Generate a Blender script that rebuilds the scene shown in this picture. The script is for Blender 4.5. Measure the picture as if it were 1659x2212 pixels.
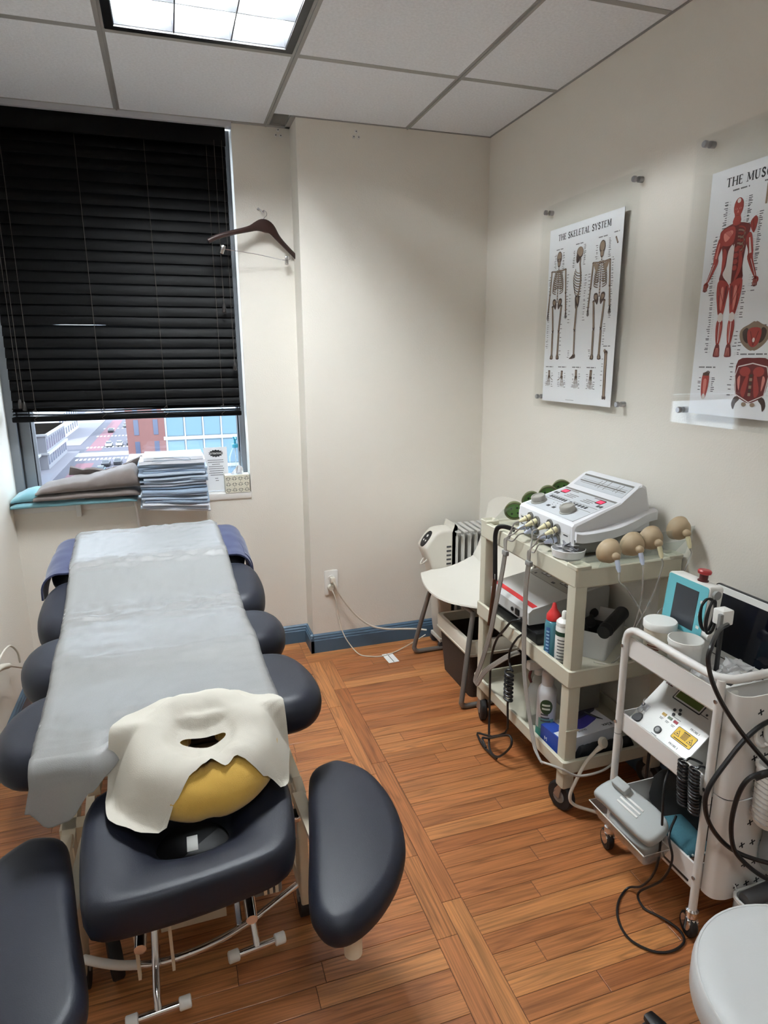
import bpy, math, random
from mathutils import Matrix, Vector, noise
# ---------------------------------------------------------------- scene, camera, world, light
scene = bpy.context.scene
for o in list(bpy.data.objects): bpy.data.objects.remove(o, do_unlink=True)
COL = scene.collection
random.seed(7)
def sr(r, g, b):
    f = lambda c: (c/255/12.92) if c <= 10 else ((c/255+.055)/1.055)**2.4
    return (f(r), f(g), f(b), 1)
cam_d = bpy.data.cameras.new('camera'); cam = bpy.data.objects.new('camera', cam_d); COL.objects.link(cam)
cam_d.sensor_fit = 'VERTICAL'; cam_d.sensor_height = 24; cam_d.lens = 24*1390/2212
cam_d.clip_start = .02; cam_d.clip_end = 2000
RC = Matrix(((.95003002, -.31209063, -.00651172), (.07893629, .22000178, .97230051), (-.30201329, -.92422868, .23364357)))
cam.matrix_world = Matrix.Translation((0, 0, 1.47)) @ RC.transposed().to_4x4()
scene.camera = cam
scene.view_settings.view_transform = 'Standard'; scene.view_settings.look = 'None'
scene.view_settings.gamma = 1; scene.view_settings.use_curve_mapping = False
scene.view_settings.exposure = 0.76
LAMP = 182.0      # fluorescent tube emission
W = bpy.data.worlds.new('sky'); scene.world = W; W.use_nodes = True
bg = W.node_tree.nodes['Background']; bg.inputs['Color'].default_value = (.78, .89, 1, 1); bg.inputs['Strength'].default_value = 4.2
sun_d = bpy.data.lights.new('sun', 'SUN'); sun_d.energy = 4.5; sun_d.angle = .02; sun_d.color = (1, .95, .88)
sun = bpy.data.objects.new('sun', sun_d); COL.objects.link(sun); sun.rotation_euler = (math.radians(42), 0, math.radians(-28))
# ---------------------------------------------------------------- materials
MATS = {}
def mat(name, col, rough=.5, metal=0., bump=0., bscale=200., var=0., vscale=8., spec=.5, emit=0., coat=0., sheen=0., trans=0.):
    if name in MATS: return MATS[name]
    m = bpy.data.materials.new(name); m.use_nodes = True; nt = m.node_tree; p = nt.nodes['Principled BSDF']
    p.inputs['Base Color'].default_value = col; p.inputs['Roughness'].default_value = rough
    p.inputs['Metallic'].default_value = metal; p.inputs['Specular IOR Level'].default_value = spec
    p.inputs['Coat Weight'].default_value = coat; p.inputs['Sheen Weight'].default_value = sheen
    p.inputs['Transmission Weight'].default_value = trans
    if emit: p.inputs['Emission Color'].default_value = col; p.inputs['Emission Strength'].default_value = emit
    if bump or var:
        tc = nt.nodes.new('ShaderNodeTexCoord')
    if var:
        n = nt.nodes.new('ShaderNodeTexNoise'); n.inputs['Scale'].default_value = vscale; n.inputs['Detail'].default_value = 5
        nt.links.new(tc.outputs['Object'], n.inputs['Vector'])
        mx = nt.nodes.new('ShaderNodeMix'); mx.data_type = 'RGBA'
        mx.inputs[6].default_value = tuple(c*(1-var) for c in col[:3])+(1,)
        mx.inputs[7].default_value = tuple(min(1, c*(1+var)) for c in col[:3])+(1,)
        nt.links.new(n.outputs['Fac'], mx.inputs[0]); nt.links.new(mx.outputs[2], p.inputs['Base Color'])
    if bump:
        n2 = nt.nodes.new('ShaderNodeTexNoise'); n2.inputs['Scale'].default_value = bscale; n2.inputs['Detail'].default_value = 3
        nt.links.new(tc.outputs['Object'], n2.inputs['Vector'])
        b = nt.nodes.new('ShaderNodeBump'); b.inputs['Strength'].default_value = bump; b.inputs['Distance'].default_value = .002
        nt.links.new(n2.outputs['Fac'], b.inputs['Height']); nt.links.new(b.outputs['Normal'], p.inputs['Normal'])
    MATS[name] = m; return m
def clear(name, tint=(1, 1, 1, 1), refl=.9, rough=.03, haze=0.):
    """thin clear sheet: transparent with fresnel gloss and a touch of diffuse haze"""
    if name in MATS: return MATS[name]
    m = bpy.data.materials.new(name); m.use_nodes = True; nt = m.node_tree; nt.nodes.clear()
    out = nt.nodes.new('ShaderNodeOutputMaterial'); t = nt.nodes.new('ShaderNodeBsdfTransparent'); t.inputs[0].default_value = tint
    d = nt.nodes.new('ShaderNodeBsdfDiffuse'); d.inputs[0].default_value = (.85, .85, .85, 1)
    m0 = nt.nodes.new('ShaderNodeMixShader'); m0.inputs[0].default_value = haze
    nt.links.new(t.outputs[0], m0.inputs[1]); nt.links.new(d.outputs[0], m0.inputs[2])
    g = nt.nodes.new('ShaderNodeBsdfGlossy'); g.inputs['Roughness'].default_value = rough
    lw = nt.nodes.new('ShaderNodeLayerWeight'); lw.inputs[0].default_value = .5
    pw = nt.nodes.new('ShaderNodeMath'); pw.operation = 'POWER'; pw.inputs[1].default_value = 5; nt.links.new(lw.outputs['Facing'], pw.inputs[0])
    mu = nt.nodes.new('ShaderNodeMath'); mu.operation = 'MULTIPLY_ADD'; mu.inputs[1].default_value = refl*.95; mu.inputs[2].default_value = .04*refl
    nt.links.new(pw.outputs[0], mu.inputs[0])
    m1 = nt.nodes.new('ShaderNodeMixShader'); nt.links.new(mu.outputs[0], m1.inputs[0])
    nt.links.new(m0.outputs[0], m1.inputs[1]); nt.links.new(g.outputs[0], m1.inputs[2]); nt.links.new(m1.outputs[0], out.inputs[0])
    MATS[name] = m; return m
def wood_mat(name, cols, rough=.3, scale=(1.3, 17, 17), dark=.74):
    m = bpy.data.materials.new(name); m.use_nodes = True; nt = m.node_tree; p = nt.nodes['Principled BSDF']; L = nt.links.new
    tc = nt.nodes.new('ShaderNodeTexCoord'); oi = nt.nodes.new('ShaderNodeObjectInfo')
    off = nt.nodes.new('ShaderNodeVectorMath'); off.operation = 'MULTIPLY_ADD'; off.inputs[1].default_value = (1, 1, 1)
    sc = nt.nodes.new('ShaderNodeMath'); sc.operation = 'MULTIPLY'; sc.inputs[1].default_value = 37
    L(oi.outputs['Random'], sc.inputs[0]); L(tc.outputs['Object'], off.inputs[0]); L(sc.outputs[0], off.inputs[2])
    mp = nt.nodes.new('ShaderNodeMapping'); mp.inputs['Scale'].default_value = scale; L(off.outputs[0], mp.inputs['Vector'])
    n0 = nt.nodes.new('ShaderNodeTexNoise'); n0.inputs['Scale'].default_value = .9; n0.inputs['Detail'].default_value = 2; L(mp.outputs[0], n0.inputs['Vector'])
    w = nt.nodes.new('ShaderNodeMath'); w.operation = 'MULTIPLY'; w.inputs[1].default_value = 9; L(n0.outputs['Fac'], w.inputs[0])
    fr = nt.nodes.new('ShaderNodeMath'); fr.operation = 'PINGPONG'; fr.inputs[1].default_value = .5; L(w.outputs[0], fr.inputs[0])
    mp2 = nt.nodes.new('ShaderNodeMapping'); mp2.inputs['Scale'].default_value = (5, 210, 210); L(off.outputs[0], mp2.inputs['Vector'])
    n1 = nt.nodes.new('ShaderNodeTexNoise'); n1.inputs['Scale'].default_value = 1; n1.inputs['Detail'].default_value = 4; L(mp2.outputs[0], n1.inputs['Vector'])
    base = nt.nodes.new('ShaderNodeValToRGB'); cr = base.color_ramp
    cr.elements[0].color = cols[0]; cr.elements[1].color = cols[-1]
    for i, c in enumerate(cols[1:-1]): e = cr.elements.new((i+1)/(len(cols)-1)); e.color = c
    L(oi.outputs['Random'], base.inputs[0])
    g1 = nt.nodes.new('ShaderNodeMapRange'); g1.inputs[1].default_value = .0; g1.inputs[2].default_value = .22; g1.inputs[3].default_value = dark; g1.inputs[4].default_value = 1.05; L(fr.outputs[0], g1.inputs[0])
    g2 = nt.nodes.new('ShaderNodeMapRange'); g2.inputs[1].default_value = .3; g2.inputs[2].default_value = .65; g2.inputs[3].default_value = .64; g2.inputs[4].default_value = 1.18; L(n1.outputs['Fac'], g2.inputs[0])
    mu = nt.nodes.new('ShaderNodeMath'); mu.operation = 'MULTIPLY'; L(g1.outputs[0], mu.inputs[0]); L(g2.outputs[0], mu.inputs[1])
    vm = nt.nodes.new('ShaderNodeVectorMath'); vm.operation = 'SCALE'; L(base.outputs[0], vm.inputs[0]); L(mu.outputs[0], vm.inputs['Scale'])
    L(vm.outputs[0], p.inputs['Base Color']); p.inputs['Roughness'].default_value = rough
    b = nt.nodes.new('ShaderNodeBump'); b.inputs['Strength'].default_value = .12; b.inputs['Distance'].default_value = .001; L(n1.outputs['Fac'], b.inputs['Height']); L(b.outputs[0], p.inputs['Normal'])
    MATS[name] = m; return m
# ---------------------------------------------------------------- mesh helpers
V = Vector
def catmull(pts, k=6, closed=False):
    P = [V(p) for p in pts]; n = len(P); out = []
    if n < 3 or k < 2: return P
    rng = range(n if closed else n-1)
    for i in rng:
        p0 = P[(i-1) % n] if (closed or i > 0) else P[0]*2-P[1]
        p1 = P[i]; p2 = P[(i+1) % n]
        p3 = P[(i+2) % n] if (closed or i+2 < n) else P[-1]*2-P[-2]
        for j in range(k):
            t = j/k
            out.append(.5*((2*p1)+(p2-p0)*t+(2*p0-5*p1+4*p2-p3)*t*t+(3*p1-p0-3*p2+p3)*t**3))
    if not closed: out.append(P[-1])
    return out
def frame(axis, up=None):
    a = V(axis).normalized(); u = V(up) if up else (V((0, 0, 1)) if abs(a.z) < .9 else V((1, 0, 0)))
    x = u.cross(a).normalized(); y = a.cross(x)
    return x, y, a
class MB:
    def __init__(s): s.v = []; s.f = []
    def add(s, v, f):
        o = len(s.v); s.v += [V(p) for p in v]; s.f += [tuple(i+o for i in q) for q in f]; return s
    def box(s, x0, x1, y0, y1, z0, z1):
        return s.add([(x0, y0, z0), (x1, y0, z0), (x1, y1, z0), (x0, y1, z0), (x0, y0, z1), (x1, y0, z1), (x1, y1, z1), (x0, y1, z1)],
                     [(3, 2, 1, 0), (4, 5, 6, 7), (0, 1, 5, 4), (1, 2, 6, 5), (2, 3, 7, 6), (3, 0, 4, 7)])
    def loft(s, loops, cap=(True, True), close=True):
        n = len(loops[0]); v = [p for l in loops for p in l]; f = []
        for i in range(len(loops)-1):
            for j in range(n if close else n-1):
                a = i*n+j; b = i*n+(j+1) % n; f.append((a, b, b+n, a+n))
        if cap[0]: f.append(tuple(range(n-1, -1, -1)))
        if cap[1]: f.append(tuple((len(loops)-1)*n+j for j in range(n)))
        return s.add(v, f)
    def tube(s, pts, r, n=8, k=6, closed=False, flat=1.0):
        P = catmull(pts, k, closed); m = len(P); loops = []; x = None
        for i in range(m):
            t = ((P[(i+1) % m]-P[i-1]) if (closed or 0 < i < m-1) else (P[1]-P[0] if i == 0 else P[-1]-P[-2])).normalized()
            if x is None: x, y, _ = frame(t)
            x = (x-t*x.dot(t)).normalized(); y = t.cross(x)
            rr = r if not callable(r) else r(i/(m-1))
            loops.append([P[i]+x*(rr*math.cos(2*math.pi*j/n))+y*(rr*flat*math.sin(2*math.pi*j/n)) for j in range(n)])
        if closed: loops.append(loops[0]); return s.loft(loops, (False, False))
        return s.loft(loops)
    def cyl(s, p, q, r0, r1=None, n=16):
        r1 = r0 if r1 is None else r1; p = V(p); q = V(q); x, y, a = frame(q-p)
        return s.loft([[c+x*(r*math.cos(2*math.pi*j/n))+y*(r*math.sin(2*math.pi*j/n)) for j in range(n)] for c, r in ((p, r0), (q, r1))])
    def lathe(s, prof, org=(0, 0, 0), axis=(0, 0, 1), n=24, cap=(True, True)):
        x, y, a = frame(axis); o = V(org)
        return s.loft([[o+a*h+x*(r*math.cos(2*math.pi*j/n))+y*(r*math.sin(2*math.pi*j/n)) for j in range(n)] for r, h in prof], cap)
    def prism(s, out, z0, z1, r=0., seg=3, M=None, rb=None):
        """outline (counter-clockwise) extruded between z0 and z1 with rounded rims"""
        n = len(out); P = [V((p[0], p[1])) for p in out]; N = []
        for i in range(n):
            e1 = (P[i]-P[i-1]); e2 = (P[(i+1) % n]-P[i])
            e1 = e1.normalized() if e1.length > 1e-9 else V((1, 0)); e2 = e2.normalized() if e2.length > 1e-9 else e1
            n1 = V((-e1.y, e1.x)); n2 = V((-e2.y, e2.x)); b = n1+n2
            d = max(.35, 1+n1.dot(n2)); N.append(b/d)
        rb = r if rb is None else rb; L = []
        def ring(ins, z): L.append([V((P[i].x+N[i].x*ins, P[i].y+N[i].y*ins, z)) for i in range(n)])
        if rb > 0:
            for k in range(seg): a = k/seg*math.pi/2; ring(rb*(1-math.sin(a)), z0+rb*(1-math.cos(a)))
        ring(0, z0+rb); ring(0, z1-r)
        if r > 0:
            for k in range(1, seg+1): a = k/seg*math.pi/2; ring(r*(1-math.cos(a)), z1-r+r*math.sin(a))
        if M is not None: L = [[M @ p for p in l] for l in L]
        return s.loft(L)
    def rbox(s, x0, x1, y0, y1, z0, z1, r=.005, seg=2, cr=None, M=None):
        return s.prism(rrect(x0, x1, y0, y1, cr or r, 3), z0, z1, r, seg, M)
    def bar(s, p, q, w, h, up=(0, 0, 1)):
        p = V(p); q = V(q); x, y, a = frame(q-p, up)
        return s.loft([[c+x*sx*w/2+y*sy*h/2 for sx, sy in ((-1, -1), (1, -1), (1, 1), (-1, 1))] for c in (p, q)])
    def grid(s, fn, nu, nv, thick=0.):
        P = [[V(fn(i/nu, j/nv)) for j in range(nv+1)] for i in range(nu+1)]
        m = nv+1; v = [p for r in P for p in r]; f = [(i*m+j, (i+1)*m+j, (i+1)*m+j+1, i*m+j+1) for i in range(nu) for j in range(nv)]
        s.add(v, f)
        if thick:
            Nn = []
            for i in range(nu+1):
                for j in range(nv+1):
                    a = P[min(i+1, nu)][j]-P[max(i-1, 0)][j]; b = P[i][min(j+1, nv)]-P[i][max(j-1, 0)]
                    Nn.append(a.cross(b).normalized())
            o = len(s.v); s.v += [p-nn*thick for p, nn in zip(v, Nn)]; b0 = o-len(v)
            s.f += [tuple(o+(x) for x in reversed(q)) for q in f]
            rim = [(i, 0) for i in range(nu+1)]+[(nu, j) for j in range(1, nv+1)]+[(i, nv) for i in range(nu-1, -1, -1)]+[(0, j) for j in range(nv-1, 0, -1)]
            for k in range(len(rim)):
                a = rim[k][0]*m+rim[k][1]; b = rim[(k+1) % len(rim)][0]*m+rim[(k+1) % len(rim)][1]
                s.f.append((b0+b, b0+a, o+a, o+b))
        return s
    def sphere(s, c, r, n=16, m=10, sc=(1, 1, 1)):
        c = V(c); return s.loft([[c+V((r*sc[0]*math.sin(a)*math.cos(2*math.pi*j/n), r*sc[1]*math.sin(a)*math.sin(2*math.pi*j/n), -r*sc[2]*math.cos(a))) for j in range(n)]
                                 for a in [max(.02, min(math.pi-.02, math.pi*i/m)) for i in range(m+1)]])
    def poly(s, pts): return s.add(pts, [tuple(range(len(pts)))])
    def xf(s, M): s.v = [M @ p for p in s.v]; return s
    def build(s, name, m, parent=None, smooth=True, local=False, sharp=38):
        me = bpy.data.meshes.new(name)
        if parent is not None and not local:
            Mi = WM[parent].inverted(); vs = [Mi @ p for p in s.v]; loc = None
        elif parent is None:
            lo = [min(p[i] for p in s.v) for i in range(3)]; hi = [max(p[i] for p in s.v) for i in range(3)]
            loc = V(((lo[0]+hi[0])/2, (lo[1]+hi[1])/2, lo[2])); vs = [p-loc for p in s.v]
        else: vs = s.v; loc = None
        me.from_pydata([tuple(p) for p in vs], [], s.f); me.update()
        if smooth:
            me.polygons.foreach_set('use_smooth', [True]*len(me.polygons)); me.set_sharp_from_angle(angle=math.radians(sharp))
        me.materials.append(m if not isinstance(m, str) else MATS[m])
        o = bpy.data.objects.new(name, me); COL.objects.link(o)
        if parent is not None: o.parent = parent; WM[o] = WM[parent].copy()
        else: o.location = loc; WM[o] = Matrix.Translation(loc)
        return o
def rrect(x0, x1, y0, y1, r, seg=4):
    pts = []
    for cx, cy, a0 in ((x1-r, y1-r, 0), (x0+r, y1-r, 90), (x0+r, y0+r, 180), (x1-r, y0+r, 270)):
        for k in range(seg+1):
            a = math.radians(a0+90*k/seg); pts.append((cx+r*math.cos(a), cy+r*math.sin(a)))
    return pts
def ell(cx, cy, rx, ry, n=28): return [(cx+rx*math.cos(2*math.pi*i/n), cy+ry*math.sin(2*math.pi*i/n)) for i in range(n)]
def smooth2(pts, k=5):
    return [(p.x, p.y) for p in catmull([(a, b, 0) for a, b in pts], k, True)]
WM = {}
def thing(name, label, cat, loc=(0, 0, 0), rz=0., group=None):
    o = bpy.data.objects.new(name, None); COL.objects.link(o); o.empty_display_size = .05
    o.location = loc; o.rotation_euler = (0, 0, rz); o['label'] = label; o['category'] = cat
    if group: o['group'] = group
    WM[o] = Matrix.Translation(loc) @ Matrix.Rotation(rz, 4, 'Z'); return o
def tag(o, label, cat, group=None, kind=None):
    o['label'] = label; o['category'] = cat
    if group: o['group'] = group
    if kind: o['kind'] = kind
    return o
def struct(o): o['kind'] = 'structure'; return o
def sroot(name, loc=(0, 0, 0)):
    o = bpy.data.objects.new(name, None); COL.objects.link(o); o.location = loc; o['kind'] = 'structure'; WM[o] = Matrix.Translation(loc); return o
def text_mb(s, size, M, align='LEFT', ext=.0003, sx=1., bold=0.):
    c = bpy.data.curves.new('t', 'FONT'); c.body = s; c.size = size; c.align_x = align; c.extrude = ext/2; c.resolution_u = 2; c.offset = bold
    o = bpy.data.objects.new('t', c); COL.objects.link(o); me = bpy.data.meshes.new_from_object(o)
    mb = MB(); S = Matrix.Diagonal((sx, 1, 1, 1))
    mb.add([M @ S @ v.co for v in me.vertices], [tuple(p.vertices) for p in me.polygons])
    bpy.data.objects.remove(o); bpy.data.curves.remove(c); bpy.data.meshes.remove(me); return mb
def axes(o, x, y, z=None):
    """matrix with origin o and given x / y axes"""
    x = V(x).normalized(); y = V(y); y = (y-x*y.dot(x)).normalized(); z = x.cross(y)
    return Matrix(((x.x, y.x, z.x, o[0]), (x.y, y.y, z.y, o[1]), (x.z, y.z, z.z, o[2]), (0, 0, 0, 1)))
def fbm(x, y, z=0., o=3): return noise.fractal(V((x, y, z)), 1., 2., o)
# ---------------------------------------------------------------- common materials
WALL = mat('wall_paint', sr(231, 226, 216), .62, bump=.35, bscale=170, var=.03, vscale=2.5)
WHITE = mat('white_plastic', sr(232, 231, 226), .38); WSAT = mat('white_enamel', sr(226, 224, 220), .32)
CREAM = mat('cream_plastic', sr(200, 196, 177), .5, bump=.15, bscale=500); BEIGE = mat('beige_metal', sr(222, 210, 186), .42)
CHROME = mat('chrome', (.75, .75, .76, 1), .12, 1.); STEEL = mat('steel', (.42, .42, .43, 1), .32, 1.)
BLACK = mat('black_plastic', sr(16, 16, 18), .42); RUB = mat('black_rubber', sr(24, 24, 25), .6); GREY = mat('grey_plastic', sr(128, 128, 126), .45)
INK = mat('black_ink', sr(32, 32, 34), .7); TXT = mat('grey_ink', sr(84, 84, 88), .7); DKG = mat('dark_grey', sr(62, 62, 64), .5)
NAVY = mat('navy_vinyl', sr(23, 26, 38), .47, bump=.12, bscale=420, var=.12, vscale=6, spec=.36)
CORD = mat('white_cord', sr(214, 208, 194), .45); GCORD = mat('grey_cord', sr(150, 146, 140), .45)
ACRYL = clear('clear_acrylic', (.995, .997, .995, 1), .45, .02, .004)
GLASS = clear('window_glass', (.96, .98, 1, 1), .8, .0)
H = 2.467; XL, XR, YB, YC, YF = -.70, 1.52, 3.16, 3.01, -1.3
# ---------------------------------------------------------------- floor: oak strips
OAK = wood_mat('oak_strip', [sr(156, 97, 57), sr(174, 114, 68), sr(164, 102, 61), sr(188, 128, 78), sr(152, 92, 53), sr(180, 120, 74)], .33)
floor = sroot('floor'); SUB = mat('floor_gap', sr(58, 30, 16), .7)
MB().box(XL-.1, XR+.1, YF-.1, YB+.3, -.06, -.0016).build('subfloor', SUB, floor, False)
def plank(x0, x1, y0, y1, turn=False):
    g = .0013; cx, cy = (x0+x1)/2, (y0+y1)/2; lx, ly = (x1-x0-g)/2, (y1-y0-g)/2
    if turn: lx, ly = ly, lx
    b = .0012; m = MB()
    m.loft([[V((sx*a, sy*c, z)) for sx, sy in ((-1, -1), (1, -1), (1, 1), (-1, 1))] for a, c, z in ((lx, ly, -.012), (lx, ly, -b*.6), (lx-b, ly-b, 0))])
    o = m.build('plank', OAK, floor, False, local=True)
    o.location = (cx, cy, random.uniform(-.0003, .0002)); o.rotation_euler[2] = (math.pi/2 if turn else 0)+(math.pi if random.random() < .5 else 0)
P = .0594; rest = MB()
def rowof(x0, x1, y, lmin, lmax, jit):
    x = x0; 
    while x < x1-1e-4:
        L = random.uniform(lmin, lmax) if x > x0 else random.uniform(lmin*.3, lmax)
        xe = min(x1, x+L)
        if x1-xe < .12: xe = x1
        if y < .56: rest.box(x+.0004, xe-.0004, y+.0004, y+P-.0004, -.012, 0)
        else: plank(x, xe, y, y+P)
        x = xe
y = .994-P*40
while y < 2.88:
    if y > YF-P: rowof(.664, XR, y, .35, 1.0, 0); rowof(XL, .547, y, .35, 1.0, 0)
    y += P
yy = y
while yy < 3.0: plank(.547, XR, yy, min(yy+P, YC)); yy += P
yy = y
while yy < YB: plank(XL, .547, yy, min(yy+P, YB+.02)); yy += P
plank(.547, .62, 3.0, 3.06); plank(.547, .62, 3.06, 3.16)
for xa, xb, ph in ((.547, .605, .25), (.605, .664, .02)):
    yb = 2.895
    cuts = ([2.455, 1.96, 1.545, 1.255, .62, .1, -.5, YF] if ph > .1 else [2.60, 2.02, 1.36, .80, .2, -.4, YF])
    for c in cuts: plank(xa, xb, c, yb, True); yb = c
rest.build('planks_behind', OAK, floor, False)['kind'] = 'stuff'
# ---------------------------------------------------------------- walls
def wallbox(name, *b):
    return struct(MB().box(*b).build(name, WALL, None, False))
wallbox('wall_left', XL-.12, XL, YF, YB+.34, 0, H+.25)
wallbox('wall_right', XR, XR+.12, YF, YB+.3, 0, H+.25)
wallbox('wall_front', XL-.12, XR+.12, YF-.12, YF, 0, H+.25)
wb = sroot('wall_back', (0, YB, 0))
MB().box(XL, .344, YB, YB+.30, 0, .80).build('wall_under_window', WALL, wb, False)
MB().box(.344, .75, YB, YB+.34, 0, H+.25).build('wall_beside_window', WALL, wb, False)
MB().rbox(XL, .346, YB-.006, YB+.26, .80, .832, .004).build('window_sill', mat('sill_paint', sr(228, 226, 222), .4), wb)
wallbox('wall_column', .60, XR+.1, YC, YB+.34, 0, H+.25)
BLUEP = mat('blue_baseboard_paint', sr(74, 99, 120), .38, bump=.1, bscale=60, var=.06)
def base_prof(p, q, nrm, name):
    p = V(p+(0,)); q = V(q+(0,)); n = V(nrm+(0,)); prof = [(0, 0), (.016, 0), (.016, .066), (.013, .070), (.013, .078), (.008, .084), (.008, .090), (0, .098)]
    m = MB().loft([[c+n*a+V((0, 0, b)) for a, b in prof] for c in (p, q)])
    return struct(m.build(name, BLUEP, None, False))
base_prof((.60-.016, YC), (XR, YC), (0, -1), 'baseboard_column')
base_prof((.60, YB), (.60, YC-.016), (-1, 0), 'baseboard_column_return')
base_prof((XL, YB), (.60, YB), (0, -1), 'baseboard_back'); base_prof((XR, YC), (XR, YF), (-1, 0), 'baseboard_right'); base_prof((XL, YF), (XL, YB), (1, 0), 'baseboard_left')
# ---------------------------------------------------------------- ceiling: mineral tiles in a T grid
TILE = mat('ceiling_tile', sr(234, 236, 240), .85, bump=.9, bscale=260, var=.14, vscale=110)
GRID = mat('ceiling_grid_paint', sr(160, 158, 154), .5); PLEN = mat('plenum', sr(90, 88, 84), .8)
ceil = sroot('ceiling', (0, 0, H))
MB().box(XL-.1, XR+.1, YF-.1, YB+.34, H+.2, H+.25).build('slab', PLEN, ceil, False)
gx = [XL, -.115, .495, 1.105, XR]; gy = [YB, 2.45]+[2.45-.61*i for i in range(1, 7)]+[YF]
def light_cell(i, j): return i == 1 and j in (1, 5)
for i in range(4):
    for j in range(len(gy)-1):
        if light_cell(i, j): continue
        x0, x1, y1, y0 = gx[i], gx[i+1], gy[j], gy[j+1]
        if j == 0 and i >= 2: y1 = YC
        g = .003
        m = MB().loft([[V((x, yv, z)) for x, yv in ((a0, b0), (a0, b1), (a1, b1), (a1, b0))] for a0, a1, b0, b1, z in
                       ((x0+g+.006, x1-g-.006, y0+g+.006, y1-g-.006, H-.0005), (x0+g, x1-g, y0+g, y1-g, H+.006), (x0+g, x1-g, y0+g, y1-g, H+.02))])
        m.build('ceiling_tile', TILE, ceil, False)
for x in gx[1:4]:
    MB().box(x-.012, x+.012, YF, (YB if x < .6 else YC), H-.0015, H+.003).build('grid_tee', GRID, ceil, False)
    MB().box(x-.003, x+.003, YF, (YB if x < .6 else YC), H-.006, H-.0014).build('grid_tee_rib', GRID, ceil, False)
for yv in gy[1:-1]:
    for i in range(4):
        MB().box(gx[i]+.012, gx[i+1]-.012, yv-.012, yv+.012, H-.0015, H+.003).build('grid_cross_tee', GRID, ceil, False)
an = MB(); an.box(XL, .60, YB-.022, YB, H-.004, H+.003); an.box(.578, .60, YC, YB, H-.004, H+.003); an.box(.60, XR, YC-.004, YC, H-.003, H+.003); an.box(XR-.004, XR, YF, YC, H-.003, H+.003); an.box(XL, XL+.02, YF, YB, H-.004, H+.003)
an.build('wall_angle', GRID, ceil, False)
MB().box(XL, .344, YB-.02, YB+.02, H-.024, H-.004).build('window_head_trim', mat('head_trim', sr(188, 188, 192), .5), ceil, False)
# ---------------------------------------------------------------- troffer lights
TUBE = mat('fluorescent_tube', (.94, 1.0, 1.04, 1), .4, emit=LAMP)
REFL = mat('louver_shaded', (.03, .031, .034, 1), .3); BFRM = mat('black_light_frame', sr(20, 20, 21), .4); LWH = mat('fixture_white', sr(238, 238, 236), .45)  # silver louver blades coloured near black so their cells look shaded
def troffer(x0, x1, y0, y1, label, tube=TUBE):
    t = thing('ceiling_light', label, 'ceiling light', ((x0+x1)/2, (y0+y1)/2, H), group='recessed square ceiling lights')
    a, b, c, d = x0+.014, x1-.014, y0+.014, y1-.014
    f = MB(); w = .026
    f.box(a, b, c, c+w, H-.004, H+.03); f.box(a, b, d-w, d, H-.004, H+.03); f.box(a, a+w, c+w, d-w, H-.004, H+.03); f.box(b-w, b, c+w, d-w, H-.004, H+.03)
    f.build('frame', BFRM, t, False)
    h = MB(); h.box(a, b, c, d, H+.125, H+.13); h.box(a, a+.004, c, d, H+.03, H+.125); h.box(b-.004, b, c, d, H+.03, H+.125); h.box(a, b, c, c+.004, H+.03, H+.125); h.box(a, b, d-.004, d, H+.03, H+.125)
    h.build('housing', LWH, t, False)
    a += w; b -= w; c += w; d -= w; nx = 3; dx = (b-a)/nx; dy = (d-c)/3
    for k in range(nx+1):      # parabolic blades along y
        x = a+dx*k; m = MB().loft([[V((x+s*ww, yv, H+z)) for s, ww, z in ((-1, .002, 0), (1, .002, 0), (1, .010, .055), (-1, .010, .055))] for yv in (c, d)])
        m.build('louver_blade', REFL, t, False)
    for k in range(4):
        yv = c+dy*k; m = MB().loft([[V((x, yv+s*ww, H+z)) for s, ww, z in ((-1, .0018, .002), (1, .0018, .002), (1, .010, .052), (-1, .010, .052))] for x in (a, b)])
        m.build('louver_cross_blade', REFL, t, False)
    for k in range(3):
        x = a+dx*(k+.5); m = MB()
        for s in (-.022, .022): m.cyl((x+s, c+.02, H+.095), (x+s, d-.02, H+.095), .0085, n=10)
        m.build('fluorescent_tube', tube, t)
        e = MB()
        for yv in (c+.012, d-.012): e.rbox(x-.04, x+.04, yv-.012, yv+.012, H+.08, H+.112, .004)
        e.build('tube_socket', LWH, t)
    return t
troffer(-.115, .495, 1.84, 2.45, 'square silver louvered fluorescent ceiling light with black frame above the table')
troffer(-.115, .495, -.60, .01, 'square silver louvered fluorescent ceiling light behind the viewer, out of the picture', mat('dimmed_fluorescent_tube', (.94, 1.0, 1.04, 1), .4, emit=LAMP*.26))  # unseen second light added behind the camera; tubes dimmed to darken the near floor
# ---------------------------------------------------------------- window
FR = mat('grey_aluminium', sr(128, 132, 138), .4, .3); FRD = mat('window_gasket', sr(30, 31, 34), .6)
win = sroot('window_1', (0, 3.33, .83))
fm = MB(); fm.box(XL, -.665, 3.26, 3.40, .83, H); fm.box(-.660, -.618, 3.30, 3.39, .83, H); fm.box(.318, .344, 3.28, 3.40, .83, H); fm.box(-.62, .318, 3.30, 3.39, .83, .868); fm.box(-.62, .318, 3.30, 3.39, H-.05, H)
fm.build('window_frame', FR, win, False)
gk = MB(); gk.box(-.665, -.660, 3.285, 3.385, .83, H); gk.box(-.618, -.613, 3.31, 3.38, .868, H-.05); gk.box(.312, .318, 3.31, 3.38, .868, H-.05); gk.box(-.613, .312, 3.31, 3.38, .868, .873)
gk.build('gasket', FRD, win, False)
MB().box(-.613, .312, 3.345, 3.349, .873, H-.05).build('pane', GLASS, win, False)
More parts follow.
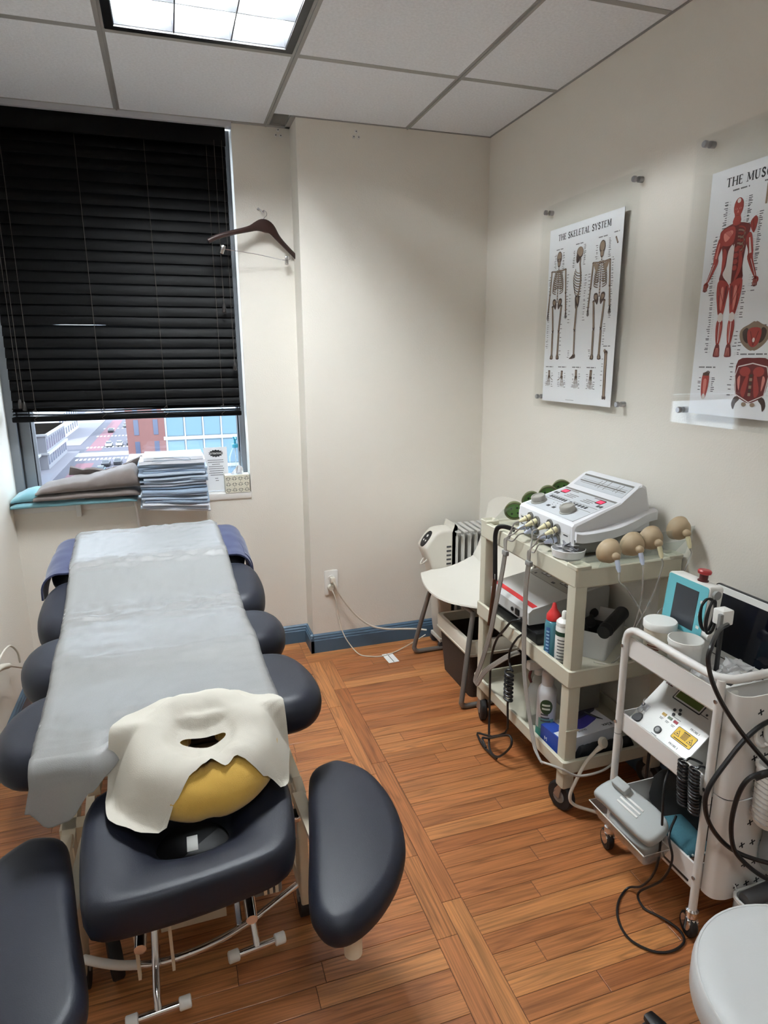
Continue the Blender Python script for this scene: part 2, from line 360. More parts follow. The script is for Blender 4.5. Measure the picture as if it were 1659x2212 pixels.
# ---------------------------------------------------------------- venetian blind
SL = mat('black_slat', sr(5, 5, 6), .5, spec=.1); CRD = mat('blind_cord', sr(62, 56, 50), .8)
bl = thing('venetian_blind', 'black wooden slatted window blind lowered over most of the window', 'blind', (-.165, 3.2, 1.2))
bx0, bx1, by = -.655, .318, 3.205
MB().rbox(bx0, bx1, by-.03, by+.03, 2.40, 2.455, .004).build('headrail', SL, bl)
MB().rbox(bx0, bx1, by-.045, by-.032, 2.37, 2.458, .003).build('valance', SL, bl)
zs = []; z = 2.36
while z > 1.275: zs.append(z); z -= .0452
for i, z in enumerate(zs):
    a = math.radians(74); sag = 0
    if i in (17, 19, 20): a = math.radians(68)
    if i == 16: sag = .006
    u = V((0, -math.cos(a), -math.sin(a)))*.0262; nrm = V((0, math.sin(a), -math.cos(a)))
    def sl(s, tt, z=z, u=u, nrm=nrm, sag=sag):
        c = V((bx0+(bx1-bx0)*s, by, z+sag*math.sin(math.pi*min(1, s*1.6))*(1 if s < .62 else 0)))
        w = tt*2-1; return c+u*w-nrm*(.004*(1-w*w))
    MB().grid(sl, 12, 4, .0025).build('slat', SL, bl)
for k, z in enumerate((1.262, 1.247, 1.233)):          # slats gathered on the bottom rail
    MB().grid(lambda s, tt, z=z, k=k: (bx0+(bx1-bx0)*s, by-.025+.05*tt, z+.004*math.sin(9*s+k)*(1-s)+.003*(1-(2*tt-1)**2)), 20, 3, .003).build('slat', SL, bl)
MB().rbox(bx0-.006, bx1+.004, by-.027, by+.027, 1.203, 1.226, .005).build('bottom_rail', SL, bl)
for x in (-.565, -.29, -.02, .235):
    c = MB(); c.tube([(x, by-.031, 2.38), (x, by-.031, 1.9), (x+.002, by-.032, 1.3), (x+.004, by-.034, 1.262), (x-.012, by-.036, 1.245), (x+.012, by-.037, 1.232), (x-.006, by-.036, 1.215), (x+.002, by-.03, 1.205)], .0011, 5, 4)
    c.tube([(x+.003, by+.03, 2.38), (x+.003, by+.031, 1.24)], .0010, 5, 2)
    c.build('ladder_cord', CRD, bl)
for x, zb in ((.268, 1.68), (.30, 1.42), (-.615, 1.27), (-.60, 1.26)):
    c = MB(); c.tube([(x, by-.048, 2.39), (x, by-.05, zb+.03)], .0012, 5, 2); o = c.build('pull_cord', CRD, bl)
    MB().lathe([(.003, .034), (.007, .026), (.009, .0), (.0085, -.004), (.002, -.006)], (x, by-.05, zb), n=12).build('tassel', mat('tassel_wood', sr(28, 24, 22), .4), o)
# ---------------------------------------------------------------- street outside, seen from an upper floor
ASPH = mat('asphalt', sr(62, 61, 72), .9); PAVE = mat('pavement', sr(100, 98, 106), .9); PAINT = mat('road_paint', sr(150, 150, 152), .8)
REDL = mat('red_bus_lane', sr(92, 56, 66), .9); SG = -24.
st = MB(); st.box(-120, 120, 20, 460, SG-.5, SG)
sto = st.build('street', ASPH, None, False); sto['kind'] = 'structure'
for nm, b, m in (('pavement_left', (-34, -25.5, 60, 200), PAVE), ('pavement_right', (-8.5, 30, 30, 222), PAVE), ('pavement_left_far', (-40, -27, 214, 420), PAVE), ('pavement_right_far', (-9, 30, 246, 420), PAVE)):
    struct(MB().box(b[0], b[1], b[2], b[3], SG, SG+.15).build(nm, m, None, False))
for a, b, c, d in ((-23.5, -19.5, 120, 176), (-24, -20, 200, 300)):
    MB().box(a, b, c, d, SG+.004, SG+.02).build('bus_lane', REDL, sto, False)
for yv, n in ((181, 16), (206, 16), (150, 6), (236, 14), (262, 10)):
    for k in range(n):
        x = -24.6+k*16/n; MB().box(x, x+.55, yv, yv+3.2, SG+.02, SG+.035).build('crossing_stripe', PAINT, sto, False)
MB().box(-60, 60, 188, 196, SG+.02, SG+.05).build('cross_street', mat('bright_road', sr(130, 130, 134), .9), sto, False)
CARC = [mat('car_white', sr(150, 151, 153), .4), mat('car_silver', sr(100, 104, 108), .4), mat('car_dark', sr(22, 24, 30), .4), mat('car_teal', sr(60, 92, 98), .4)]
CGL = mat('car_glass', sr(30, 36, 46), .15)
spots = [(-18.5, 209, 0, 'white', 'first waiting at the crossing from the left'), (-15.6, 209.5, 0, 'white', 'second waiting at the crossing from the left'), (-12.6, 210, 2, 'dark', 'third waiting at the crossing'), (-9.9, 211, 0, 'white', 'rightmost waiting at the crossing'),
         (-13.0, 219, 1, 'silver', 'queued one row behind the crossing'), (-10.2, 222, 1, 'silver', 'queued at the right kerb'), (-16.5, 160, 3, 'teal', 'driving nearest the bus lane'), (-13.2, 157, 0, 'white', 'driving in the middle lane'), (-10.4, 166, 1, 'silver', 'driving at the right kerb'),
         (-13.6, 172, 2, 'dark', 'just before the junction'), (-16.2, 170, 2, 'dark', 'beside another before the junction'), (-18.6, 148, 1, 'silver', 'nearest to the towels'), (-12.5, 145, 0, 'white', 'nearest the paper stack'), (-21, 250, 2, 'dark', 'far up the red lane'), (-17, 268, 1, 'silver', 'farthest up the avenue')]
for x, yv, ci, cn, wh in spots:
    c = thing('car', '%s car on the avenue outside, %s' % (cn, wh), 'car', (x, yv, SG), group='cars on the avenue outside')
    pr = [(0, .35), (0, .85), (.15, .95), (1.2, 1.0), (3.9, 1.02), (4.4, .95), (4.45, .4), (4.3, .3), (.2, .3)]
    MB().loft([[V((x+sx, yv+a-2.2, SG+b)) for a, b in pr] for sx in (-.9, .9)]).build('body', CARC[ci], c)
    MB().loft([[V((x+sx*(1-.2*(b > 1.2)), yv+a-2.2, SG+b)) for a, b in ((1.0, .98), (1.6, 1.45), (3.0, 1.48), (3.8, 1.0))] for sx in (-.82, .82)]).build('cabin', CGL, c)
    MB().box(x-.62, x+.62, yv-.5, yv+.7, SG+1.47, SG+1.52).build('roof', CARC[ci], c, False)
    w = MB()
    for sx in (-.92, .72):
        for a in (-1.4, 1.4): w.cyl((x+sx, yv+a, SG+.33), (x+sx+.2, yv+a, SG+.33), .33, n=10)
    w.build('wheels', RUB, c)
def building(name, label, x0, x1, y0, y1, top, wallm, winm, face, rows, cols, frac=.6, arch=False):
    b = thing(name, label, 'building', ((x0+x1)/2, (y0+y1)/2, SG)); MB().box(x0, x1, y0, y1, SG, top).build('walls', wallm, b, False)
    hgt = (top-SG-1.5)/rows
    for r in range(rows):
        for c in range(cols):
            zb = SG+1.2+r*hgt; m = MB()
            if face == 'x':
                L = (y1-y0)/cols; a = y0+L*(c+.5-frac/2); e = a+L*frac; X = x1
                ptsb = [(a, zb), (e, zb), (e, zb+hgt*.55)]+([((a+e)/2+(e-a)/2*math.cos(q), zb+hgt*.55+(e-a)/2*math.sin(q)*.7) for q in (.6, 1.2, 1.57, 1.94, 2.5)] if arch else [(e, zb+hgt*.68), (a, zb+hgt*.68)])+[(a, zb+hgt*.55)]
                m.loft([[V((X+dx, p, q)) for p, q in ptsb] for dx in (-.2, .06)])
            else:
                L = (x1-x0)/cols; a = x0+L*(c+.5-frac/2); e = a+L*frac; Y0 = y0
                m.box(a, e, Y0-.06, Y0+.2, zb, zb+hgt*.7)
            w = m.build('window', winm, b, False)
    co = MB()
    for z in (SG+3.6, top-.5): co.box(x0-.1, x1+.5, y0-.5, y1+.1, z, z+.5)
    co.build('cornice', PAINT, b, False); return b
STONE = mat('pale_stone', sr(122, 122, 128), .9); WGL = mat('far_window_glass', sr(62, 70, 90), .2)
building('stone_building', 'pale stone building with rows of windows at left of the avenue', -48, -30, 120, 166, -6, STONE, WGL, 'x', 5, 13, .55)
building('arcade_building', 'low pale building with arched windows beside the avenue', -46, -28.5, 168, 198, -15.5, STONE, WGL, 'x', 2, 9, .6, True)
building('brick_building', 'pinkish brick building seen right of the avenue', -7.6, 2, 120, 140, 4, mat('far_brick', sr(98, 66, 64), .9, var=.15, vscale=.6), WGL, 'y', 7, 3, .25)
building('white_tower', 'white far building beyond the junction', -58, -34, 226, 270, 2, mat('white_render', sr(170, 170, 170), .9), WGL, 'x', 6, 8, .4)
rf = MB(); rf.box(-7, 0, 98, 112, SG, -13.6); rf.box(-7.2, .2, 97.8, 98.2, -13.6, -13.1); tag(rf.build('flat_roof', PAINT, None, False), 'bright white flat roof in front of the brick building', 'roof')
gb = thing('glass_building', 'blue glass building with pale frames at right of the window view', 'building', (5, 82, SG))
MB().box(-.8, 9.2, 76, 92, SG, 6).build('walls', mat('glass_block', sr(104, 122, 132), .35), gb, False)
GLB = mat('blue_glass', sr(64, 92, 108), .15); PF = mat('pale_frame', sr(136, 146, 152), .5)
for r in range(6):
    zb = -16.9+r*3.3
    MB().box(-1.0, 9.4, 75.7, 75.99, zb-.35, zb).build('floor_band', PF, gb, False)
    for c in range(5):
        xa = -.6+c*2.0; MB().box(xa, xa+1.75, 75.85, 75.99, zb+.1, zb+2.8).build('window', GLB, gb, False)
        MB().box(xa-.15, xa-.02, 75.75, 75.99, zb, zb+2.95).build('mullion', PF, gb, False)
# ---------------------------------------------------------------- treatment table
tb = thing('treatment_table', 'navy vinyl sectional treatment table with beige base and face hole', 'treatment table', (-.05, 1.9, 0))
def shear(y0, k): return Matrix(((1, 0, 0, 0), (0, 1, 0, 0), (0, k, 1, -k*y0), (0, 0, 0, 1)))
def soften(pts, n=110, it=16):
    P = [V(p) for p in pts]; m = len(P); cum = [0]
    for i in range(m): cum.append(cum[-1]+(P[(i+1) % m]-P[i]).length)
    Q = []; j = 0
    for k in range(n):
        d = cum[-1]*k/n
        while cum[j+1] < d: j += 1
        Q.append(P[j].lerp(P[(j+1) % m], (d-cum[j])/max(1e-9, cum[j+1]-cum[j])))
    for _ in range(it): Q = [(Q[i-1]+Q[i]*2+Q[(i+1) % n])/4 for i in range(n)]
    return [(q.x, q.y) for q in Q]
def section(pts, z0, z1, r=.042, M=None):
    return MB().prism(soften(smooth2(pts, 4)), z0, z1, r, 6, M).build('cushion_section', NAVY, tb, sharp=70)
section([(-.37, 1.338), (-.22, 1.365), (-.05, 1.41), (.10, 1.405), (.2, 1.375), (.272, 1.385), (.305, 1.42), (.314, 1.47), (.312, 1.55), (.285, 1.655), (.23, 1.715), (-.06, 1.695), (-.33, 1.665), (-.40, 1.62), (-.435, 1.53), (-.425, 1.40)], .57, .668, .046)
section([(-.35, 1.672), (-.1, 1.702), (.15, 1.722), (.225, 1.735), (.275, 1.80), (.287, 1.88), (.262, 1.965), (.20, 2.005), (-.1, 1.985), (-.35, 1.975), (-.43, 1.925), (-.447, 1.83), (-.42, 1.73)], .575, .69, .05)
section([(-.38, 1.99), (-.1, 2.0), (.16, 2.018), (.235, 2.03), (.262, 2.12), (.255, 2.27), (.21, 2.345), (-.1, 2.335), (-.39, 2.33), (-.445, 2.27), (-.45, 2.10), (-.43, 2.02)], .58, .695, .05, shear(2.0, .16))
section([(-.39, 2.352), (-.1, 2.352), (.18, 2.36), (.225, 2.40), (.23, 2.58), (.19, 2.655), (-.1, 2.66), (-.40, 2.655), (-.45, 2.58), (-.45, 2.40)], .65, .765, .05, shear(2.35, .10))
# head piece with breathing hole
def ray_out(c, a, poly):
    d = V((math.cos(a), math.sin(a))); best = 0
    for i in range(len(poly)):
        p = V(poly[i][:2]); q = V(poly[(i+1) % len(poly)][:2]); e = q-p; den = d.x*e.y-d.y*e.x
        if abs(den) < 1e-9: continue
        w = p-V(c); t = (w.x*e.y-w.y*e.x)/den; u = (w.x*d.y-w.y*d.x)/den
        if -1e-6 <= u <= 1.000001 and t > best: best = t
    return best
hc = (-.027, 1.20)
hout = smooth2([(-.182, 1.008), (-.05, 1.012), (.10, 1.034), (.148, 1.056), (.168, 1.10), (.182, 1.2), (.178, 1.28), (.13, 1.335), (-.03, 1.345), (-.19, 1.355), (-.234, 1.31), (-.237, 1.2), (-.224, 1.08), (-.212, 1.032)], 5)
loops = []; NA = 72
ho = [hc[0]+.071*math.cos(2*math.pi*i/NA) for i in range(NA)]
for t, z in ((0, .487), (0, .497), (.035, .514), (.10, .531), (.2, .545), (.36, .556), (.55, .560), (.75, .562), (.88, .562), (.945, .558), (.985, .547), (1, .530), (1, .508), (.98, .494), (.93, .485)):
    L = []
    for i in range(NA):
        a = 2*math.pi*i/NA; ro = ray_out(hc, a, hout); ri = .073+.004*math.sin(a)
        q = ri+(ro-ri)*t; L.append(V((hc[0]+q*math.cos(a), hc[1]+q*math.sin(a), z)))
    loops.append(L)
MB().loft(loops, (False, False)).build('head_cushion', NAVY, tb, sharp=75)
hp = MB().rbox(-.15, .08, 1.09, 1.30, .466, .483, .004).build('head_plate', BLACK, tb)
MB().box(-.04, -.018, 1.195, 1.24, .4832, .4842).build('tape_strip', WHITE, hp, False); MB().add([(-.02, 1.15, .484), (.02, 1.157, .484), (.022, 1.173, .484), (-.012, 1.167, .484)], [(0, 1, 2, 3)]).build('tape_strip', WHITE, hp, False)
# arm rests
arm = [(.241, 1.337), (.262, 1.405), (.305, 1.430), (.349, 1.425), (.403, 1.358), (.424, 1.24), (.409, 1.118), (.368, 1.035), (.31, .972), (.25, .937), (.205, .938), (.181, .972), (.178, 1.03), (.21, 1.18)]
for s, c in ((1, 0), (-1, -.03)):
    pts = [(s*x+c, y if s > 0 else y-.06) for x, y in arm]
    if s > 0: pts = pts[::-1]
    MB().prism(smooth2(pts, 5), .405, .474, .03, 6).build('arm_cushion', NAVY, tb, sharp=75)
    ax = s*.253+c; ay = .985 if s > 0 else .93
    MB().lathe([(.012, 0), (.018, .006), (.018, .075)], (ax, ay, .342), n=18).build('arm_post', BEIGE, tb)
    MB().bar((ax, ay, .398), (s*.23+c, 1.42, .395), .03, .012).build('arm_bracket', BEIGE, tb, False)
# base frame
LM = mat('darker_beige_metal', sr(206, 196, 176), .45)  # slightly darker tone of the beige base metal
for x, y in ((.238, 1.45), (-.305, 1.41), (.20, 2.52), (-.37, 2.50)):
    MB().rbox(x-.012, x+.012, y-.035, y+.035, .055, .40, .004).build('leg', BEIGE, tb)
    c = MB(); c.cyl((x-.014, y, .034), (x+.014, y, .034), .034, n=18); w = c.build('caster', RUB, tb)
    MB().box(x-.018, x+.018, y-.012, y+.012, .05, .07).build('caster_fork', GREY, w, False)
for x0, y0, x1, y1 in ((.238, 1.45, .20, 2.52), (-.305, 1.41, -.37, 2.50)):
    MB().bar((x0, y0, .36), (x1, y1, .36), .03, .05).build('side_rail', BEIGE, tb, False); MB().bar((x0, y0, .10), (x1, y1, .10), .025, .045).build('bottom_rail', BEIGE, tb, False)
for y in (1.50, 2.35): MB().box(-.33, .23, y-.02, y+.02, .335, .385).build('cross_beam', BEIGE, tb, False)
MB().box(-.13, .035, 1.475, 1.50, .03, .115).build('front_plate', BEIGE, tb, False); MB().rbox(-.2, .1, 1.62, 2.3, .10, .30, .01).build('motor_housing', DKG, tb)
for x in (-.21, .10): MB().bar((x, 1.55, .16), (x, 2.2, .54), .02, .05).build('lift_arm', BEIGE, tb, False)
MB().box(-.30, .18, 1.42, 2.32, .545, .575).build('support_frame', BEIGE, tb, False); MB().box(-.34, .17, 2.30, 2.60, .60, .66).build('foot_support', BEIGE, tb, False)
MB().box(-.28, -.25, 1.6, 2.3, .38, .56).build('frame_upright', BEIGE, tb, False); MB().box(.13, .16, 1.6, 2.3, .38, .56).build('frame_upright', BEIGE, tb, False)
for x in (-.13, .07): MB().tube([(x, 1.5, .46), (x, 1.04, .43)], .011, 10, 2).build('head_support_rod', CHROME, tb)
kn = MB().lathe([(.016, 0), (.019, .004), (.019, .014), (.017, .017)], (.222, 1.43, .315), n=20).build('lock_knob', CHROME, tb); MB().lathe([(.015, .0), (.0155, .003), (.012, .0045)], (.222, 1.43, .331), n=20).build('knob_cap', BLACK, kn)
MB().tube([(.222, 1.43, .26), (.222, 1.43, .316)], .008, 8, 2).build('knob_stem', CHROME, tb)
fb = [(-.284, 1.335, .15), (-.206, 1.293, .15), (-.117, 1.272, .15), (-.016, 1.282, .15), (.084, 1.318, .15), (.21, 1.391, .15)]
MB().tube(fb, .0085, 10, 6).build('foot_bar', CHROME, tb)
MB().tube([(-.286, 1.336, .15), (-.247, 1.313, .15), (-.206, 1.293, .15), (-.165, 1.281, .15)], .0098, 10, 6).build('foot_bar_sleeve', WSAT, tb)
for (x0, y0), (x1, y1), st in (((.039, 1.273), (.149, 1.286), [(.083, 1.35, .215), (.088, 1.325, .17), (.094, 1.28, .112)]), ((-.18, 1.185), (-.072, 1.193), [(-.128, 1.30, .22), (-.129, 1.26, .165), (-.129, 1.215, .135), (-.127, 1.19, .112)])):
    p = MB().tube([(x0, y0, .11), (x1, y1, .11)], .008, 10, 2).build('pedal_bar', CHROME, tb)
    MB().tube(st, .0085, 10, 4).build('pedal_stem', CHROME, p)
    d = V((x1-x0, y1-y0, 0)).normalized()
    for e in (V((x0, y0, .11)), V((x1, y1, .11))):
        MB().lathe([(.011, -.013), (.0135, -.011), (.0135, .011), (.011, .013)], e, d, 16).build('pedal_cap', WHITE, p)
for x, zt in ((-.158, .40), (-.09, .40)):
    MB().bar((x, 1.205, zt), (x+.002, 1.20, .20), .006, .013, (0, 1, 0)).build('release_lever', BEIGE, tb, False)
for p, q in (((.03, 1.36, .215), (.17, 1.375, .215)), ((-.17, 1.30, .225), (-.07, 1.305, .225)), ((-.16, 1.33, .19), (-.06, 1.34, .19)), ((.055, 1.345, .23), (.058, 1.312, .152))):
    MB().tube([p, q], .0075, 8, 2).build('linkage_rod', CHROME, tb)
MB().rbox(.10, .17, 1.36, 1.42, .17, .225, .006).build('linkage_block', GREY, tb); MB().rbox(-.165, -.08, 1.31, 1.36, .20, .25, .006).build('linkage_block', DKG, tb)
for x in (.128, .142, .156): MB().box(x-.004, x+.004, 1.352, 1.358, .18, .24).build('linkage_tab', BEIGE, tb, False)
bw = MB().lathe([(.030, -.014), (.05, -.014), (.053, -.010), (.053, .010), (.05, .014), (.030, .014)], (-.235, 1.42, .053), (1, .25, 0), 24).build('large_wheel', RUB, tb)
MB().lathe([(.004, -.012), (.034, -.010), (.034, .010), (.004, .012)], (-.235, 1.42, .053), (1, .25, 0), 24).build('wheel_hub', WSAT, bw)
# dark blue cloth over the foot section
NCL = mat('navy_cloth', sr(50, 58, 96), .85, bump=.3, bscale=350, sheen=.3)
def cloth_cross(s, hw, drop, r):
    """arc-length walk across a draped top: returns (offset, depth below top)"""
    L = hw-r; tot = L+r*math.pi/2+drop; d = abs(s)*tot; sg = 1 if s > 0 else -1
    if d < L: return sg*d, 0
    if d < L+r*math.pi/2: a = (d-L)/r; return sg*(L+r*math.sin(a)), r*(1-math.cos(a))
    q = d-L-r*math.pi/2; return sg*(hw+.04*q), r+q
def towel(u, v):
    y = 2.315+.36*v; s = u*2-1; o, dz = cloth_cross(s, .352, .03+.035*(1-v)*(s > 0)+.012*math.sin(7*v), .06)
    zt = .772+.10*(y-2.35); zt -= .09*max(0, (v-.93)/.07)**2
    return (-.112+o+.006*fbm(o*6, y*7), y+.012*s+.012*abs(s)*math.sin(3*s), zt-dz+.004*fbm(o*9, y*9, 3))
tag(MB().grid(towel, 60, 26, .006).build('blue_sheet', NCL, None, sharp=80), 'navy blue cloth folded over the far foot end of the table', 'cloth')
tag(MB().grid(lambda u, v: V(towel(.86+.14*u, .1+.62*v))+V((.008+.004*u, 0, -.004-.012*u)), 12, 14, .004).build('blue_cloth', NCL, None, sharp=80), 'loose navy cloth layer hanging off the right of the foot end', 'cloth')
# paper sheet
PAPER = mat('table_paper', sr(172, 172, 172), .26, bump=.3, bscale=650, var=.07, vscale=420, trans=0.)
PAPER.node_tree.nodes['Principled BSDF'].inputs['Alpha'].default_value = .68
PROF = [(1.335, .674), (1.40, .680), (1.60, .680), (1.70, .696), (1.76, .702), (1.94, .702), (2.0, .708), (2.10, .722), (2.28, .768), (2.34, .788), (2.46, .794), (2.60, .808), (2.66, .812), (2.685, .79), (2.69, .74)]
PL = [0]
for a, b in zip(PROF, PROF[1:]): PL.append(PL[-1]+math.hypot(b[0]-a[0], b[1]-a[1]))
PC = catmull([(a, b, 0) for a, b in PROF], 8)
def prof(t):
    q = t*(len(PC)-1); i = min(int(q), len(PC)-2); return PC[i].lerp(PC[i+1], q-i)
FL = [(0, .125), (.1, .165), (.16, .155), (.22, .10), (.28, .072), (.34, .05), (.45, .03), (1, .015)]
def flap(s):
    for (a, b), (c, d) in zip(FL, FL[1:]):
        if s <= c: k = (s-a)/(c-a); k = k*k*(3-2*k); return b+(d-b)*k
    return FL[-1][1]
def sheet(u, v):
    s = u
    if v < .2:                       # free end hanging over the near edge
        d = (.2-v)/.2*flap(s); d += .006*fbm(s*14, 3.1)*((.2-v)/.2); r = .05; a = min(d/r, math.pi/2*.92)
        kk = max(0, min(1, (s-.22)/.2)); ys = 1.335+.085*kk*kk*(3-2*kk)
        y = ys-r*math.sin(a); z = .674-r*(1-math.cos(a))
        q = max(0, d-r*math.pi/2*.92); z -= q; y -= q*.12
        cx = -.067-.25*q*(1-s); wob = .012*math.sin(s*9+1)*min(1, d/.06)
        return (cx-.265+.53*s, y+wob-.10*(1-s)*(1-s)*0, z)
    t = (v-.2)/.8; p = prof(t); y, z = p.x, p.y; kk = max(0, min(1, (s-.22)/.2)); ys = 1.335+.085*kk*kk*(3-2*kk)
    if y < 1.6: y = ys+(y-1.335)*(1.6-ys)/.265
    cx = -.067-.053*(y-1.34)/1.28
    cr = math.exp(-((y-2.32)/.05)**2)+math.exp(-((y-2.02)/.05)**2)+.8*math.exp(-((y-2.62)/.05)**2)+.6*math.exp(-((y-1.42)/.06)**2)*(s < .4)+.25
    w = .0065*cr*fbm(s*13+3*fbm(s*3, y*4), y*55, 1.)+.006*math.exp(-((y-1.9)/.22)**2)*fbm(s*5, y*22, 5.)+.002*fbm(s*4, y*6, 9.)
    edge = -.012*max(0, abs(2*s-1)-.94)/.06
    return (cx-.265+.53*s+.004*fbm(y*5, s), y+.03*(s-.5)*((y-1.9)/.7), z+.008+w+edge)
tag(MB().grid(sheet, 56, 190, .0004).build('paper_sheet', PAPER, None, sharp=180), 'long white examination paper laid along the treatment table', 'paper sheet')
# face cushion and its paper cover
YEL = mat('mustard_fleece', sr(206, 166, 74), .95, bump=.6, bscale=700, var=.08, vscale=30, sheen=.4)
fc = (.01, 1.30); lp = []
for i in range(64):
    a = math.radians(112)+math.radians(316)*i/63; L = []
    rr = .054*(1 if 3 < i < 60 else (.55 if i in (0, 63) else .85)); rz = .047*(rr/.054)
    dent = 1-.10*math.exp(-((a-math.radians(270))/.12)**2)
    for j in range(18):
        b = 2*math.pi*j/18; q = .098+rr*math.cos(b)*dent
        L.append(V((fc[0]+q*1.06*math.cos(a), fc[1]+q*math.sin(a), .6375+.25*(q*math.sin(a))+rz*math.sin(b)*dent)))
    lp.append(L)
tag(MB().loft(lp).build('face_cushion', YEL, None, sharp=80), 'mustard yellow horseshoe face cushion resting on the head piece', 'cushion')
COVER = mat('face_cover_paper', sr(204, 199, 187), .8, bump=.25, bscale=500, var=.05, vscale=12)
RT = [(-90, .098), (-82, .088), (-70, .112), (-56, .105), (-42, .165), (-30, .205), (-12, .195), (10, .205), (22, .215), (45, .165), (75, .135), (100, .14), (125, .17), (150, .205), (168, .215), (185, .235), (205, .245), (222, .225), (236, .20), (246, .145), (256, .112), (270, .098)]
def rad(a):
    for (a0, r0), (a1, r1) in zip(RT, RT[1:]):
        if a0 <= a <= a1: k = (a-a0)/(a1-a0); k = k*k*(3-2*k); return r0+(r1-r0)*k
    return .1
def cover(u, v):
    ad = -90+360*u; a = math.radians(ad); R = rad(ad); r0 = 1/math.sqrt((math.cos(a)/.048)**2+(math.sin(a)/.015)**2)
    q = r0+(R-r0)*v; x = q*math.cos(a); y = q*math.sin(a); re = math.hypot(x/1.06, y)
    d = re-.098
    zc = .6415+.25*y; z = zc+math.sqrt(max(0, .05**2-d*d))*.98 if abs(d) < .042 else (zc+.0265-(abs(d)-.042)*(1.5 if d > 0 else .35))
    sk = max(0, min(1, (y+.0)/.05)); lim = .574+(.696-.574)*sk*sk*(3-2*sk)
    z = max(z, lim)+.004*fbm(x*16, y*16, 2)+.004*v*math.sin(a*7)
    pull = 1-.16*max(0, (d-.042)/.1) if d > .042 else 1
    return (fc[0]+x*pull, fc[1]+y*pull, z+.007)
tag(MB().grid(cover, 110, 22, 0).build('face_cover', COVER, None, sharp=180), 'creased white paper cover with centre slit draped over the yellow cushion', 'paper cover')
# ---------------------------------------------------------------- window sill things
def slab(x0, x1, yf, yb, zb, th, n=22, m=20, nz=.004, seed=0., ex=2.6):
    """soft folded slab: rounded section in y/z lofted along x; zb, th are functions of x fraction"""
    L = []
    for i in range(n+1):
        s = i/n; x = x0+(x1-x0)*s; e = min(1, 12*min(s, 1-s)+.35); t = th(s)*(e**.5); z0 = zb(s); ring = []
        for j in range(m):
            a = 2*math.pi*j/m; c, d = math.cos(a), math.sin(a)
            yy = (yf+yb)/2+(yb-yf)/2*(abs(c)**(2/ex))*(1 if c > 0 else -1); zz = z0+t/2+t/2*(abs(d)**(2/ex))*(1 if d > 0 else -1)
            ring.append(V((x+nz*fbm(yy*20, s*3, seed), yy+nz*fbm(s*8, zz*30, seed+2), zz+(nz*1.3*fbm(s*7, yy*18, seed+5) if d > 0 else 0))))
        L.append(ring)
    return MB().loft(L)
TEAL = mat('teal_terry', sr(126, 178, 190), .95, bump=.7, bscale=600, var=.08, vscale=60, sheen=.4); TAUPE = mat('taupe_terry', sr(118, 108, 104), .95, bump=.7, bscale=600, var=.1, vscale=60, sheen=.4)
k = thing('teal_towel', 'folded pale teal towel at the left end of the window sill', 'towel', (-.5, 3.16, .832))
slab(-.695, -.18, 3.075, 3.255, lambda s: .833, lambda s: .028, seed=1).build('lower_fold', TEAL, k, sharp=80)
slab(-.692, -.40, 3.085, 3.255, lambda s: .858, lambda s: .026+.03*math.exp(-((s-.3)/.2)**2), seed=3).build('upper_fold', TEAL, k, sharp=80)
k = thing('grey_towel', 'folded taupe grey towel lying on the teal towel on the sill', 'towel', (-.38, 3.16, .86))
slab(-.60, -.165, 3.06, 3.262, lambda s: .8625, lambda s: .034, seed=6).build('lower_fold', TAUPE, k, sharp=80)
slab(-.585, -.158, 3.05, 3.255, lambda s: .893+.008*s, lambda s: .03+.03*min(1, s*3)+.05*max(0, s-.5)/.5*(1 if s < .9 else 1-((s-.9)/.1)**2*.55), n=40, nz=.006, seed=9).build('middle_fold', TAUPE, k, sharp=80)
def bf(u, v):
    x = -.47+.315*u; h = .985-.022*math.sin(u*math.pi*1.1)+.03*max(0, u-.55)/.45*u
    return (x+.01*v, 3.235-.02*v+.006*fbm(u*6, v), .95+(h-.945)*v+.01*fbm(u*5, 2)*v)
MB().grid(bf, 24, 8, .012).build('back_fold', TAUPE, k, sharp=80)
PB = [mat('pad_white', sr(226, 230, 238), .8, bump=.2, bscale=200), mat('pad_pale_blue', sr(186, 200, 216), .8, bump=.2, bscale=200), mat('pad_grey_blue', sr(140, 156, 174), .8, bump=.2, bscale=200)]
ORDER = [0, 1, 0, 2, 1, 1, 2, 2, 0, 1, 2, 1, 2, 1, 2, 1, 2, 2, 0, 0]
z = .834
for i, ci in enumerate(ORDER):
    th = .0085 if i < 18 else .016; rx = random.uniform(-.012, .012); yf = 3.03+random.uniform(-.012, .016)+(.0 if i > 6 else -.02)
    x0, x1 = -.152+rx, .132+rx*.6
    if i == 19: x0, x1, yf = -.135, .122, 3.03
    ph = random.uniform(0, 6); pts = []
    def pad(u, v, x0=x0, x1=x1, yf=yf, z=z, ph=ph, i=i):
        y = yf+(3.245-yf)*v; d = max(0, 3.15-y)*max(0, (1-i/9))*.45
        return (x0+(x1-x0)*u, y+.005*math.sin(u*7+ph), z+.0015*math.sin(u*5+i*.35)*(1-v)-d*(.5+.4*u))
    b = MB().grid(lambda u, v: V(pad(u, v))+V((0, 0, th*.92)), 14, 8, th*.9)
    o = b.build('folded_pad', PB[ci], None, sharp=60)
    if i == 19: tag(o, 'white folded pad lying on top of the pad stack on the sill', 'pad', 'folded pads stacked on the window sill')
    elif i == 0: tag(o, 'white folded pad at the very bottom of the sill stack', 'pad', 'folded pads stacked on the window sill')
    else: tag(o, 'thin folded disposable pad in the middle of the stack on the sill', 'pad', 'folded pads stacked on the window sill')
    z += th+.0012
